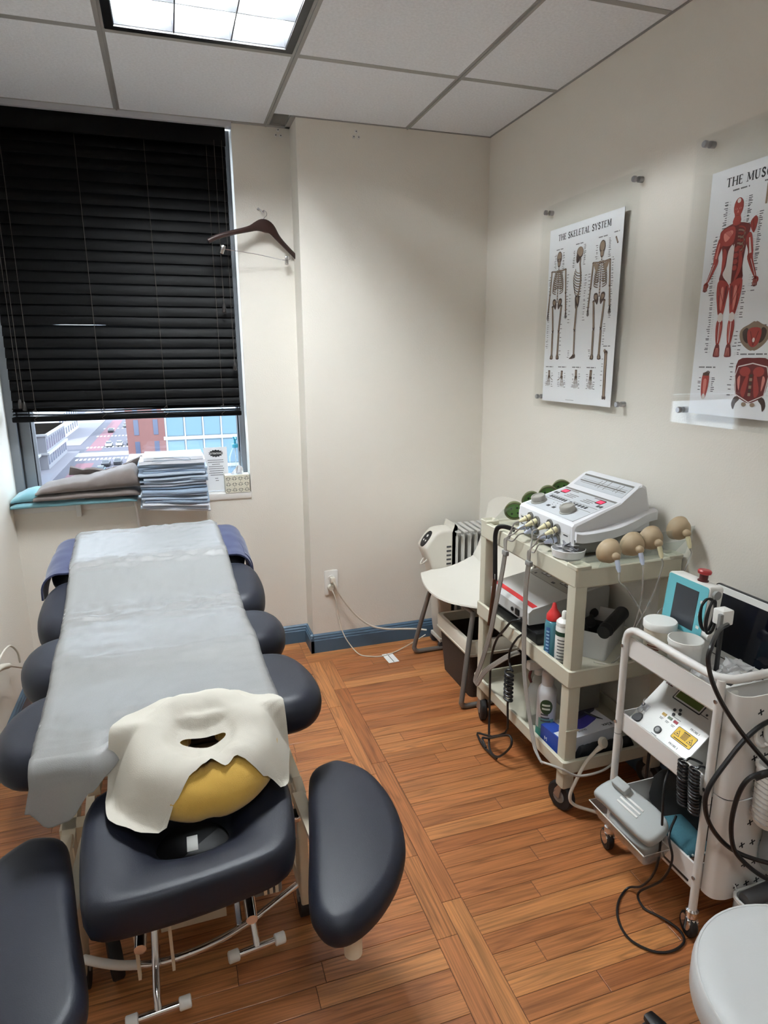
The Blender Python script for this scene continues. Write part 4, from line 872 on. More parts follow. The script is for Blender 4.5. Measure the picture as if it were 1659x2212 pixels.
def draw_musc(F):
    R = random.Random(5); F.title(INK, 'THE MUSCULAR SYSTEM', .054, .026, .021, .345)
    c = .103
    def both(m, pts, l, k=3):
        for s in (-1, 1): F.shape(m, [(c+s*(a-c), b) for a, b in pts], l, k)
    F.oval(RED, c+.002, .106, .016, .024); F.oval(RDK, c+.002, .112, .0125, .017, .0006); F.shape(RED, [(c-.009, .098), (c+.013, .098), (c+.011, .132), (c+.002, .138), (c-.007, .132)], .0008); F.oval(TEND, c+.002, .090, .006, .006, .0009)
    for s in (-1, 1): F.oval(RLT, c+.002+s*.006, .110, .004, .0022, .001, 10); F.oval(RDK, c+.002+s*.006, .110, .002, .0016, .0012, 8)
    F.shape(RLT, [(c+.002, .112), (c+.005, .120), (c-.001, .120)], .001, 1); F.ribbon(RDK, [(c-.003, .127), (c+.007, .127)], .0018, .001)
    F.shape(RED, [(c-.009, .130), (c+.012, .130), (c+.013, .150), (c-.011, .150)], .0005, 2)
    F.shape(RDK, [(c-.052, .172), (c-.044, .156), (c-.012, .146), (c+.014, .146), (c+.046, .156), (c+.048, .172), (c+.040, .215), (c+.036, .26), (c+.040, .295), (c, .306), (c-.038, .295), (c-.034, .26), (c-.038, .215)], .0004)
    F.shape(RED, [(c-.052, .17), (c-.042, .157), (c-.010, .152), (c+.001, .165), (c-.002, .194), (c-.018, .202), (c-.038, .198), (c-.049, .188)], .0007); F.shape(RLT, [(c-.038, .168), (c-.012, .162), (c-.008, .172), (c-.03, .19)], .0009)
    for i in range(4): F.ribbon(RED, [(c-.040+.006*i, .160), (c-.012+.003*i, .182)], .0012, .0012)
    for i in range(7): F.ribbon(BONE if i % 2 else RED, arcpts(c+.006, .168+i*.0085, .027, .012, -80, 60, 7), .0038, .0008)
    F.shape(TEND, [(c-.016, .215), (c, .205), (c+.002, .30), (c-.010, .296), (c-.028, .276), (c-.020, .255)], .0008)
    for i in range(4): F.oval(RED, c+.011, .214+i*.016, .008, .0068, .001); F.ribbon(TEND, [(c-.012, .222+i*.016), (c, .220+i*.016)], .001, .001)
    F.ribbon(TEND, [(c+.002, .20), (c+.003, .302)], .002, .0012); F.shape(RED, [(c+.020, .215), (c+.034, .24), (c+.030, .275), (c+.012, .298), (c+.022, .26)], .0009); F.shape(RED, [(c-.034, .21), (c-.022, .218), (c-.024, .25), (c-.033, .275)], .0009)
    F.shape(RED, [(c+.048, .150), (c+.062, .138), (c+.070, .150), (c+.066, .172), (c+.060, .18), (c+.050, .165)], .0009); F.ribbon(RDK, [(c+.056, .146), (c+.061, .176)], .002, .0011)
    for s, hx, hy in ((-1, .018, .302), (1, .188, .302)):
        sx = c+s*.050; ex = c+s*.062; F.shape(RED, [(sx-s*.006, .178), (sx+s*.006, .182), (ex+s*.004, .225), (ex+s*.006, .245), (hx+s*.001, .292), (hx-s*.009, .290), (ex-s*.012, .245), (ex-s*.012, .225), (sx-s*.012, .195)], .0005)
        F.ribbon(TEND if s > 0 else RLT, [(sx, .19), (ex-s*.004, .23)], [.004, .007], .0008); F.ribbon(RDK, [(sx-s*.006, .20), (ex-s*.007, .24), (hx-s*.005, .285)], .002, .0009); F.ribbon(TEND, [(ex, .245), (hx-s*.003, .290)], .0018, .001)
        for q in range(4): F.ribbon(RDK, [(hx+(q-2)*.0035, .296), (hx+(q-2)*.0042, .318-abs(q-1.5)*.002)], .0034, .0006); F.ribbon(RLT, [(hx+(q-2)*.0035, .298), (hx+(q-2)*.0042, .314)], .0012, .0008)
        F.oval(RED, hx, .300, .009, .009, .0005)
    for s in (-1, 1):
        p = lambda a, b: (c+s*a, b)
        F.shape(RED, [p(.002, .304), p(.038, .290), p(.043, .32), p(.036, .36), p(.028, .386), p(.013, .386), p(.005, .345)], .0005); F.shape(RLT, [p(.018, .315), p(.027, .312), p(.027, .355), p(.020, .372)], .0008); F.shape(RDK, [p(.006, .31), p(.013, .312), p(.014, .36), p(.008, .34)], .0008)
        F.ribbon(RDK, [p(.036, .305), p(.012, .36)], .0016, .001); F.oval(TEND, *p(.020, .391), .0095, .013, .0009); F.ribbon(RDK, [p(.034, .33), p(.027, .38)], .002, .0009)
        F.shape(RED, [p(.012, .398), p(.029, .398), p(.032, .425), p(.025, .466), p(.015, .466), p(.009, .425)], .0005); F.ribbon(TEND, [p(.020, .405), p(.020, .46)], [.003, .002], .0008); F.ribbon(RDK, [p(.026, .405), p(.022, .46)], .0016, .0009); F.ribbon(RLT, [p(.014, .41), p(.017, .455)], .002, .0009)
        F.shape(RDK, [p(.013, .466), p(.026, .466), p(.032, .494), p(.028, .499), p(.010, .499), p(.009, .49)], .0006, 2)
        for q in range(4): F.ribbon(RLT, [p(.016+.002*q, .474), p(.012+.0045*q, .496)], .0014, .0009)
    caption(F, .107, .060, .055); caption(F, .215, .418, .05); caption(F, .21, .492, .085); caption(F, .055, .528, .062); caption(F, .205, .058, .05)
    F.shape(RED, [(.042, .548), (.064, .546), (.066, .580), (.058, .615), (.046, .617), (.040, .59)], .0005); F.shape(RLT, [(.047, .565), (.059, .565), (.056, .605), (.049, .605)], .0008); F.oval(TEND, .052, .612, .006, .008, .0009)
    for q in range(5): F.ribbon(BDK, [(.044+q*.0048, .552), (.045+q*.0052, .538+abs(q-3)*.002)], .0042, .0008)
    for s in (-1, 1): F.shape(BONE, [(.205, .408), (.205+s*.02, .414), (.205+s*.046, .428), (.205+s*.044, .455), (.205+s*.022, .476), (.205, .482), (.205, .45)], .0004); F.shape(BDK, [(.205+s*.022, .424), (.205+s*.038, .432), (.205+s*.032, .455), (.205+s*.016, .462)], .0006)
    F.shape(RED, [(.183, .430), (.205, .422), (.227, .430), (.222, .462), (.205, .474), (.188, .462)], .0008); F.oval(TEND, .205, .455, .004, .006, .001); F.ribbon(RDK, [(.192, .432), (.205, .47)], .0024, .0009); F.ribbon(RDK, [(.218, .432), (.205, .47)], .0024, .0009)
    F.shape(RDK, [(.163, .508), (.212, .502), (.262, .508), (.266, .56), (.258, .60), (.235, .615), (.212, .622), (.19, .615), (.166, .60), (.158, .56)], .0004); F.ribbon(TEND, [(.166, .60), (.158, .55), (.166, .525), (.212, .516), (.258, .525), (.266, .55), (.258, .60), (.212, .62), (.166, .60)], .003, .0006)
    for s in (-1, 1): F.oval(RED, .212+s*.022, .538, .018, .013, .0008); F.shape(RED, [(.212+s*.008, .55), (.212+s*.018, .552), (.212+s*.03, .592), (.212+s*.016, .605)], .0008); F.shape(RLT, [(.212+s*.036, .55), (.212+s*.045, .56), (.212+s*.036, .59)], .0008); F.shape(BDK, [(.212+s*.03, .612), (.212+s*.046, .606), (.212+s*.056, .626), (.212+s*.048, .642), (.212+s*.042, .625)], .0007); F.oval(BONE, .212+s*.014, .626, .008, .006, .0009)
    for i in range(6): F.ribbon(BONE if i % 2 else BDK, [(.212, .545+i*.01), (.212, .553+i*.01)], .009, .001)
    F.shape(RED, [(.196, .07), (.23, .062), (.25, .085), (.23, .112), (.198, .105)], .0005); F.ribbon(BONE, [(.192, .065), (.192, .115)], .006, .0006)
    d = .35; F.oval(RED, d, .108, .016, .024); F.shape(RED, [(d-.05, .165), (d, .146), (d+.05, .165), (d+.038, .26), (d+.04, .30), (d, .31), (d-.04, .30), (d-.038, .26)], .0005); F.ribbon(TEND, [(d, .15), (d, .29)], .003, .0008)
    for s in (-1, 1): F.ribbon(RED, [(d+s*.05, .17), (d+s*.065, .24), (d+s*.085, .31)], [.018, .016, .008], .0006); F.ribbon(RED, [(d+s*.02, .295), (d+s*.022, .385), (d+s*.02, .43), (d+s*.018, .495)], [.036, .02, .024, .012], .0006); F.ribbon(RLT, [(d+s*.02, .31), (d+s*.022, .38)], .008, .0008)
    for a, b0, b1, n, r in ((.068, .085, .165, 16, False), (.135, .085, .16, 18, True), (.042, .17, .33, 26, False), (.175, .13, .25, 24, True), (.175, .25, .33, 10, True), (.05, .32, .49, 26, False), (.148, .31, .40, 12, True), (.155, .46, .50, 5, True), (.036, .555, .60, 5, False), (.076, .555, .60, 8, True), (.15, .43, .48, 5, False), (.148, .51, .61, 8, False), (.275, .51, .61, 8, True), (.265, .42, .47, 6, True), (.29, .09, .3, 20, False), (.41, .09, .3, 20, True)): F.labels(a, b0, b1, n, r, rnd=R)
poster('white poster titled THE SKELETAL SYSTEM with three skeletons under clear acrylic', 2.415, 1.963, 1.29, 1.956, 2.483, 1.891, 1.262, 2.052, draw_skel)
poster('white muscular system poster with a red muscle figure under clear acrylic', 1.59, 1.13, 1.30, 1.964, 1.662, 1.07, 1.265, 2.072, draw_musc)
# ---------------------------------------------------------------- cream three-shelf trolley
TX0, TX1, TY0, TY1 = 1.115, 1.512, 1.56, 2.20
tr = thing('utility_trolley', 'cream plastic three-shelf utility trolley on casters by the right wall', 'trolley', ((TX0+TX1)/2, (TY0+TY1)/2, 0))
def ring(x0, x1, y0, y1, g, r, z): return [V((a, b, z)) for a, b in rrect(x0+g, x1-g, y0+g, y1-g, r, 3)]
def tray(nm, x0, x1, y0, y1, zb, zt, fl, m, par, w=.012, r=.012):
    L = [ring(x0, x1, y0, y1, .004, r, zb), ring(x0, x1, y0, y1, 0, r, zb+.006), ring(x0, x1, y0, y1, 0, r, zt-.003), ring(x0, x1, y0, y1, .003, r, zt), ring(x0, x1, y0, y1, w-.002, max(.003, r-w/2), zt), ring(x0, x1, y0, y1, w, max(.003, r-w/2), zt-.003), ring(x0, x1, y0, y1, w+.003, max(.003, r-w/2), fl)]
    return MB().loft(L).build(nm, m, par, sharp=30)
tray('shelf', TX0, TX1, TY0, TY1, .785, .848, .84, CREAM, tr, .02); tray('shelf', TX0-.005, TX1, TY0-.005, TY1+.005, .455, .516, .474, CREAM, tr); tray('shelf', TX0-.008, TX1, TY0-.008, TY1+.008, .15, .198, .165, CREAM, tr)
for x, y, sx, sy in ((TX0, TY0, 1, 1), (TX1, TY0, -1, 1), (TX0, TY1, 1, -1), (TX1, TY1, -1, -1)):
    x0 = min(x+sx*.002, x+sx*.046); x1 = max(x+sx*.002, x+sx*.046); y0 = min(y+sy*.002, y+sy*.046); y1 = max(y+sy*.002, y+sy*.046)
    for za, zb in ((.474, .79), (.165, .458)):
        MB().prism(rrect(x0, x1, y0, y1, .006, 2), za, zb).build('post', CREAM, tr)
    MB().box(x0-.002 if sx > 0 else x0+.004, x1+.002, y0-.003, y0+.0005, .30, .306).build('post_seam', CREAM, tr, False)
    MB().prism(rrect(x0, x1, y0, y1, .008, 2), .09, .152, .004).build('foot', CREAM, tr)
    cp_ = tray('corner_pocket', min(x, x+sx*.055), max(x, x+sx*.055), min(y, y+sy*.055), max(y, y+sy*.055), .838, .857, .846, CREAM, tr, .005, .006)
    cx, cy = x+sx*.02, y+sy*.03
    w = MB().lathe([(.012, -.014), (.044, -.013), (.05, -.008), (.05, .008), (.044, .013), (.012, .014)], (cx, cy, .05), (1, .3*sy, 0), 24).build('caster_wheel', RUB, tr)
    MB().lathe([(.022, -.016), (.022, .016)], (cx, cy, .05), (1, .3*sy, 0), 16).build('caster_hub', GREY, w); f = MB().bar((cx-.02, cy, .05), (cx-.012, cy, .092), .004, .03, (0, 1, 0)); f.build('caster_fork', STEEL, w, False); MB().bar((cx+.02, cy, .05), (cx+.012, cy, .092), .004, .03, (0, 1, 0)).build('caster_fork', STEEL, w, False)
# ---------------------------------------------------------------- electrotherapy machine
MW = mat('machine_white', sr(224, 225, 228), .42, bump=.12, bscale=600); MG = mat('machine_grey', sr(112, 110, 104), .5, bump=.1, bscale=500); PNL = mat('panel_print', sr(196, 200, 204), .45)
em = thing('therapy_machine', 'white electrotherapy unit with grey knobs and red digits on the trolley', 'machine', (1.32, 1.83, .848))
pf = [(1.165, .868), (1.163, .950), (1.170, .959), (1.354, 1.014), (1.420, 1.060), (1.436, 1.064), (1.452, 1.055), (1.478, .965), (1.482, .868)]
L = []
for y, g in ((1.663, .008), (1.668, .002), (1.678, 0), (1.982, 0), (1.992, .002), (1.997, .008)):
    L.append([V((a+(g if a < 1.3 else -g), y+((.022 if y < 1.8 else -.022)*max(0, (a-1.2)/.28)), b-(g if b > .9 else 0))) for a, b in pf])
MB().loft(L).build('housing', MW, em, sharp=25)
MB().prism([(1.18, 1.68), (1.475, 1.70), (1.475, 1.96), (1.18, 1.98)], .852, .869).build('base', MG, em); MB().loft([[V((1.172, 1.657, z)), V((1.49, 1.682, z)), V((1.49, 1.70, z)), V((1.172, 1.675, z))] for z in (.866, .908)]).build('side_skirt', MG, em)
def wing(y0, s):
    ctr = [(1.172, .926), (1.20, .922), (1.27, .926), (1.33, .934), (1.39, .948), (1.44, .962), (1.495, .968)]; P = catmull([(a, 0, b) for a, b in ctr], 5); L = []
    for i, p in enumerate(P):
        t = i/(len(P)-1); bul = .012+.016*math.sin(math.pi*min(1, t*1.05)); yy = y0+.022*t*s
        L.append([V((p.x, yy+s*.01, p.z-.022)), V((p.x, yy-s*bul, p.z-.024)), V((p.x, yy-s*bul, p.z+.004)), V((p.x, yy-s*(bul-.006), p.z+.009)), V((p.x, yy+s*.01, p.z+.012))])
    return MB().loft(L)
wing(1.664, 1).build('side_handle', MW, em, sharp=35); wing(1.996, -1).build('side_handle', MW, em, sharp=35)
M1 = axes((1.165, 1.99, .9585), (0, -1, 0), (.961, 0, .278)); M2 = axes((1.354, 1.99, 1.0145), (0, -1, 0), (.82, 0, .572)); MF = axes((1.1645, 1.99, .872), (0, -1, 0), (0, 0, 1))
def flat(m, M, pts, l=.001, nm='panel', par=em): return MB().prism(pts, 0, l, M=M).build(nm, m, par, False)
def q4(a0, a1, b0, b1): return [(a0, b0), (a1, b0), (a1, b1), (a0, b1)]
cp1 = flat(PNL, M1, q4(.02, .305, .012, .186), .0008, 'control_panel'); flat(MG, M1, q4(.022, .303, .176, .184), .0014, 'panel_stripe', cp1)
for a0, a1 in ((.03, .145), (.165, .295)): flat(MG, M1, q4(a0, a1, .112, .1135), .0012, 'panel_line', cp1); flat(MG, M1, q4(a0, a1, .085, .0865), .0012, 'panel_line', cp1); flat(MG, M1, q4(a0+.04, a1-.03, .168, .1715), .0012, 'panel_line', cp1)
REDL_ = mat('red_led', (1, .03, .09, 1), .4, emit=.55); DSP = mat('display_window', sr(60, 10, 16), .2)
for c in (.055, .255): flat(DSP, M1, rrect(c-.017, c+.017, .142, .170, .005), .0012, 'display', cp1); flat(REDL_, M1, q4(c-.013, c+.013, .147, .165), .0018, 'red_digits', cp1)
for i in range(7): flat(DKG, M1, q4(.043+.0145*i, .052+.0145*i, .095, .107), .002, 'button', cp1)
for i in range(6): flat(DKG, M1, q4(.158+.0175*i, .168+.0175*i, .095, .107), .002, 'button', cp1)
for c in (.115, .21):
    for i in range(3): flat(MG, M1, q4(c-.03+.004*i, c+.022+.004*i, .128+.009*i, .131+.009*i), .0012, 'panel_line', cp1)
for a in (.03, .045, .275, .29): flat(DKG, M1, q4(a-.005, a+.005, .125, .137), .002, 'button', cp1)
for a, b in ((.115, .045), (.148, .045)): flat(DKG, M1, q4(a-.007, a+.007, b-.005, b+.005), .002, 'button', cp1)
for a, b in ((.11, .07), (.13, .072), (.15, .07), (.12, .058), (.14, .058)): flat(MG, M1, q4(a-.002, a+.002, b-.0015, b+.0015), .0012, 'indicator', cp1)
for a, b in ((.05, .048), (.222, .052)):
    kb = MB().lathe([(.0285, .0), (.0285, .003), (.025, .004), (.0255, .018), (.023, .022), (.018, .0225), (.017, .020), (.0, .020)], M1 @ V((a, b, .001)), M1.to_3x3() @ V((0, 0, 1)), 28).build('knob', mat('knob_grey', sr(158, 156, 148), .4), em)
cp2 = flat(PNL, M2, q4(.03, .295, .012, .072), .0008, 'top_panel')
flat(MG, M2, q4(.032, .293, .064, .071), .0014, 'panel_stripe', cp2); flat(MG, M2, q4(.04, .285, .036, .041), .0012, 'panel_stripe', cp2); flat(MG, M2, q4(.05, .285, .030, .031), .0012, 'panel_line', cp2); flat(MG, M2, q4(.05, .285, .046, .047), .0012, 'panel_line', cp2)
for a, h in ((.14, .02), (.158, .026), (.186, .026), (.235, .02), (.252, .024)): flat(MG, M2, [(a-.004, .038-h*.6), (a-.0025, .038-h*.6), (a+.004, .038+h), (a+.0025, .038+h)], .0014, 'pulse_mark', cp2)
fp = flat(mat('socket_panel', sr(206, 206, 204), .45), M := MF, q4(.008, .315, .006, .076), .0008, 'socket_panel')
for a in (.01, .275):
    for b in (.03, .055): flat(DKG, MF, q4(a+.004, a+.028, b-.015, b-.011), .0014, 'label_mark', fp)
YC_ = mat('cream_plug', sr(222, 214, 176), .45); BC_ = mat('pale_blue_plug', sr(196, 206, 226), .45)
SOC = [(1.91, .927, 0), (1.868, .922, 0), (1.788, .930, 0), (1.745, .924, 0), (1.916, .893, 1), (1.872, .889, 1), (1.786, .894, 1), (1.744, .890, 1)]
for i, (y, z, b) in enumerate(SOC):
    s_ = MB().lathe([(.017, 0), (.017, .006), (.013, .007), (.012, .003)], (1.1635, y, z), (-1, 0, 0), 20).build('socket', MG, em)
    p = thing('lead_plug', '%s lead plug, %s of four in the %s socket row from the far end' % (('cream', 'pale blue')[b], ('first', 'second', 'third', 'last')[i % 4], ('upper', 'lower')[b]), 'plug', (1.14, y, z), group='lead plugs in the therapy machine')
    ax = V((-1, .05, -.35 if not b else -.2)).normalized(); o_ = V((1.1595, y, z))
    MB().lathe([(.010, 0), (.010, .014), (.011, .015), (.011, .018), (.0085, .020), (.007, .032), (.004, .044)], o_, ax, 16).build('plug_body', (YC_, BC_)[b], p)
    MB().lathe([(.0113, .0145), (.0117, .016), (.0113, .0175)], o_, ax, 16).build('plug_ring', MG, p)
    e = o_+ax*.043; fy = 1.938 if i % 4 < 2 else 1.779
    jx = (i % 2)*.006-.003+(b*.004)
    tag(MB().tube([e, e+ax*.02, (1.095-b*.004, (e.y+fy)/2, e.z-.035), (1.085, fy+jx*1.5, .845), (1.084, fy+jx, .80)], .0026, 6, 5).build('electrode_lead', GCORD, None), 'thin grey lead from the %s %s plug to the cable joint' % (('first', 'second', 'third', 'last')[i % 4], ('upper', 'lower')[b]), 'cable', 'thin grey electrode leads')
for nm, pts, lab, z0, y0 in (('ribbon_cable', [(1.084, 1.938, .80), (1.083, 1.956, .71), (1.08, 1.983, .594), (1.078, 2.02, .45), (1.075, 2.076, .308), (1.072, 2.119, .215), (1.07, 2.10, .205), (1.076, 2.04, .29), (1.095, 1.92, .40), (1.115, 1.87, .44)], 'grey ribbon of leads looping down the far left of the trolley', .79, 1.938),
                         ('ribbon_cable', [(1.084, 1.779, .81), (1.083, 1.788, .732), (1.083, 1.787, .617), (1.083, 1.783, .5), (1.08, 1.761, .389), (1.075, 1.711, .276), (1.065, 1.655, .20), (1.055, 1.60, .185)], 'grey ribbon of leads hanging down the middle of the trolley', .80, 1.779)):
    t = thing(nm, lab, 'cable', pts[0])
    for i in range(4): MB().tube([V(p)+V((.000, (i-1.5)*.0062, (i-1.5)*.001)) for p in pts], .0031, 6, 5).build('strand', GCORD, t)
    MB().rbox(1.077, 1.091, y0-.015, y0+.015, z0-.004, z0+.014, .003).build('cable_joint', GREY, t)
tag(MB().tube([(1.055, 1.60, .185), (1.06, 1.55, .205), (1.085, 1.525, .20), (1.145, 1.52, .166), (1.232, 1.52, .165), (1.283, 1.52, .196), (1.313, 1.535, .25), (1.33, 1.60, .28)], .004, 8, 6).build('grey_cable', mat('pale_grey_cord', sr(186, 184, 178), .45), None), 'pale grey cord swooping across the lower near corner of the trolley', 'cord')
# ---------------------------------------------------------------- suction cups
CUPB = mat('cup_beige', sr(176, 156, 126), .55); CUPG = mat('cup_green', sr(86, 130, 62), .5)
def cup(name, c, ax, mcup, label, grp, R=.034, face=None, conn=None):
    t = thing(name, label, 'suction cup', c, group=grp); ax = V(ax).normalized()
    MB().lathe([(R*.86, -.004), (R*1.05, -.006), (R*1.10, -.002), (R*1.0, .003), (R*.97, .010), (R*.88, .019), (R*.72, .027), (R*.5, .033), (R*.32, .035), (R*.30, .046), (R*.22, .048), (.0005, .048)], c, ax, 26, (False, True)).build('cup_dome', mcup, t, sharp=60)
    if face: 
        f_ = MB().lathe([(R*.84, -.001), (.0005, -.002)], c, ax, 24, (False, True)).build('cup_face', face, t)
        x, y, a = frame(ax)
        for k in range(4): MB().cyl(V(c)+(x*math.cos(k*1.57+.6)+y*math.sin(k*1.57+.6))*R*.45-ax*.003, V(c)+(x*math.cos(k*1.57+.6)+y*math.sin(k*1.57+.6))*R*.45-ax*.0012, R*.12, n=8).build('cup_hole', mat('cup_hole_dark', sr(30, 50, 26), .7), f_, False)
    if conn:
        sd = (ax*.4+V((0, -.1, -1))).normalized(); o_ = V(c)+ax*.042
        MB().sphere(o_, R*.34, 10, 8).build('cup_elbow', mcup, t); MB().lathe([(.0065, .006), (.0075, .02), (.0065, .022), (.007, .034), (.004, .046)], o_, sd, 12).build('hose_connector', conn, t)
        return o_+sd*.046
for i, (c, cn) in enumerate((((1.205, 1.538, .905), BC_), ((1.290, 1.542, .917), BC_), ((1.362, 1.548, .928), YC_), ((1.468, 1.552, .948), YC_))):
    e = cup('suction_cup', c, (-.06, -.84, -.12), CUPB, 'beige rubber suction cup, %s from the left in the clear rack' % ('first', 'second', 'third', 'fourth')[i], 'beige suction cups', .036, None, cn)
    d = [(1.261, 1.505, .784), (1.307, 1.50, .748), (1.342, 1.50, .744), (1.42, 1.50, .751)][i]; f = [(1.345, 1.53, .67), (1.315, 1.53, .65), (1.318, 1.53, .64), (1.384, 1.53, .66)][i]
    tag(MB().tube([e, V(e)+V((.004, 0, -.03)), d, f, (f[0]-.01, 1.56, .55), (f[0]-.02, 1.60, .49)], .0026, 6, 6).build('vacuum_hose', clear('clear_hose', (.86, .84, .78, 1), .9, .1, .35), None), 'thin clear hose from the %s beige cup to the shelf below' % ('first', 'second', 'third', 'fourth')[i], 'hose', 'thin vacuum hoses')
rk = thing('cup_rack', 'clear acrylic rack holding the beige suction cups on the trolley edge', 'rack', (1.33, 1.55, .85))
RM = clear('rack_acrylic', (.93, .95, .94, 1), .9, .04, .06)
MB().loft([[V((1.13, 1.60, .852)), V((1.51, 1.60, .852)), V((1.51, 1.603, .852)), V((1.13, 1.603, .852))], [V((1.13, 1.556, .885)), V((1.51, 1.556, .905)), V((1.51, 1.559, .905)), V((1.13, 1.559, .885))]]).build('rack_front', RM, rk, False)
MB().box(1.13, 1.51, 1.602, 1.66, .849, .852).build('rack_base', RM, rk, False); MB().loft([[V((1.19, 1.558, .845)), V((1.512, 1.558, .86)), V((1.512, 1.561, .86)), V((1.19, 1.561, .845))], [V((1.215, 1.535, .93)), V((1.518, 1.535, .955)), V((1.518, 1.538, .955)), V((1.215, 1.538, .93))]]).build('rack_lip', RM, rk, False)
for i, c in enumerate(((1.215, 2.115, .898), (1.300, 2.135, .928), (1.375, 2.14, .945), (1.44, 2.15, .962))):
    cup('green_cup', c, (.35, .75, .25), mat('cup_olive', sr(96, 102, 66), .55), 'green faced suction cup, %s from the left behind the machine' % ('first', 'second', 'third', 'fourth')[i], 'green suction cups', .036, CUPG)
gr_ = thing('green_cup_rack', 'clear acrylic rack behind the machine holding the green suction cups', 'rack', (1.32, 2.15, .85))
MB().loft([[V((1.15, 2.165, .849)), V((1.48, 2.165, .849)), V((1.48, 2.168, .849)), V((1.15, 2.168, .849))], [V((1.16, 2.10, .91)), V((1.48, 2.13, .96)), V((1.48, 2.133, .96)), V((1.16, 2.103, .91))]]).build('rack_front', RM, gr_, False)
# dish with packets
ds = thing('round_dish', 'shallow white round dish full of small packets on the trolley corner', 'dish', (1.168, 1.685, .848))
MB().lathe([(.040, 0), (.050, .004), (.054, .028), (.052, .029), (.048, .012), (.0005, .009)], (1.168, 1.685, .848), n=32).build('dish', clear('milky_plastic', (.6, .6, .6, 1), .6, .2, .85), ds)
PK = [mat('packet_white', sr(240, 240, 240), .5), mat('packet_silver', sr(120, 120, 126), .35)]
for i in range(14):
    a = random.uniform(0, 6.28); r = random.uniform(0, .024); M = Matrix.Translation((1.168+r*math.cos(a), 1.685+r*math.sin(a), .875+.0016*i*.8)) @ Matrix.Rotation(random.uniform(0, 3), 4, 'Z') @ Matrix.Rotation(random.uniform(-.5, .5), 4, 'X') @ Matrix.Rotation(random.uniform(-.4, .4), 4, 'Y')
    MB().box(-.017, .017, -.011, .011, -.0006, .0006).xf(M).build('packet', PK[i % 2], ds, False)
st_ = thing('hanging_strap', 'dark hooked strap hanging over the far left trolley corner', 'strap', (1.10, 2.05, .6))
MB().tube([(1.155, 2.00, .856), (1.125, 2.02, .866), (1.106, 2.035, .862), (1.100, 2.045, .835), (1.099, 2.042, .78), (1.098, 2.032, .66)], .0055, 8, 5, flat=1.6).build('strap_hook', BLACK, st_); MB().tube([(1.098, 2.032, .665), (1.096, 2.045, .56), (1.095, 2.06, .47)], .0065, 8, 4, flat=1.4).build('strap_end', mat('brown_wood', sr(84, 44, 26), .4), st_)
MB().box(1.094, 1.0952, 2.028, 2.036, .655, .685).build('strap_label', WHITE, st_, False)
# ---------------------------------------------------------------- middle shelf
ub = thing('ultrasound_unit', 'silver grey ultrasound unit with red stripe on the middle shelf', 'machine', (1.31, 2.02, .53))
SGY = mat('silver_grey', sr(196, 196, 194), .35); upf = [(1.148, .540), (1.146, .585), (1.16, .597), (1.47, .655), (1.48, .645), (1.48, .54)]
MB().loft([[V((a, y, b)) for a, b in upf] for y in (1.865, 2.175)]).build('housing', SGY, ub, sharp=25)
UM = axes((1.16, 2.175, .5975), (0, -1, 0), (.983, 0, .184)); flat(mat('red_stripe', sr(196, 40, 46), .4), UM, q4(.01, .30, .006, .026), .001, 'red_stripe', ub)
kp = flat(mat('keypad_grey', sr(172, 168, 160), .5), UM, q4(.02, .29, .16, .31), .001, 'keypad', ub)
for a in (.06, .19):
    for b in (.19, .25):
        for i in range(2):
            for j in range(2): flat(DKG, UM, q4(a+i*.03, a+i*.03+.024, b+j*.022, b+j*.022+.017), .0016, 'key', kp); flat(SGY, UM, q4(a+i*.03+.003, a+i*.03+.021, b+j*.022+.003, b+j*.022+.014), .002, 'key_cap', kp)
for a in (.02, .14, .15): flat(DKG, UM, q4(a+.02, a+.028, .17, .18), .0016, 'mark', kp)
MB().cyl((1.147, 1.98, .56), (1.143, 1.98, .56), .008, n=14).build('jack', BLACK, ub); MB().box(1.142, 1.147, 1.93, 1.955, .55, .572).build('switch', BLACK, ub, False); MB().cyl((1.147, 1.885, .557), (1.128, 1.885, .557), .010, n=14).build('probe_socket', STEEL, ub)
cs = MB().rbox(1.16, 1.46, 1.83, 2.16, .4745, .520, .006); tag(cs.build('black_case', BLACK, None), 'flat black case under the ultrasound unit on the middle shelf', 'case')
tag(MB().tube([(1.127, 1.885, .557), (1.112, 1.892, .553), (1.10, 1.905, .545), (1.092, 1.93, .51), (1.088, 1.99, .435), (1.087, 2.022, .33), (1.087, 2.02, .155), (1.07, 1.985, .05), (1.045, 1.925, .022), (1.05, 1.87, .03), (1.07, 1.82, .10), (1.078, 1.85, .125), (1.06, 1.96, .05), (1.045, 1.99, .035), (1.04, 1.95, .02)], lambda t: .0044+.004*max(0, 1-t/.07), 8, 6).build('black_probe_cable', BLACK, None), 'black cable from the ultrasound unit hanging to the floor', 'cable')
co = [(1.115, 1.825, .535), (1.10, 1.855, .505), (1.093, 1.895, .437), (1.093, 1.893, .39), (1.088, 1.862, .375)]
for i in range(97): a = i/96*2*math.pi*7; co.append((1.086+.013*math.cos(a), 1.880+.018*math.sin(a), .365-.115*i/96))
co += [(1.088, 1.885, .235), (1.088, 1.878, .16), (1.085, 1.885, .115), (1.07, 1.96, .055), (1.055, 2.03, .03), (1.045, 2.035, .022), (1.04, 1.96, .014), (1.05, 1.88, .015)]
tag(MB().tube(co, .0042, 7, 2).build('coiled_cable', BLACK, None), 'black spiral cable hanging beside the trolley shelves', 'cable')
def bottle(name, label, c, prof, m, cap, mc, n=24):
    t = thing(name, label, 'bottle', c); b = MB().lathe(prof, c, n=n).build('bottle_body', m, t); MB().lathe(cap, c, n=n).build('cap', mc, t); return t, b
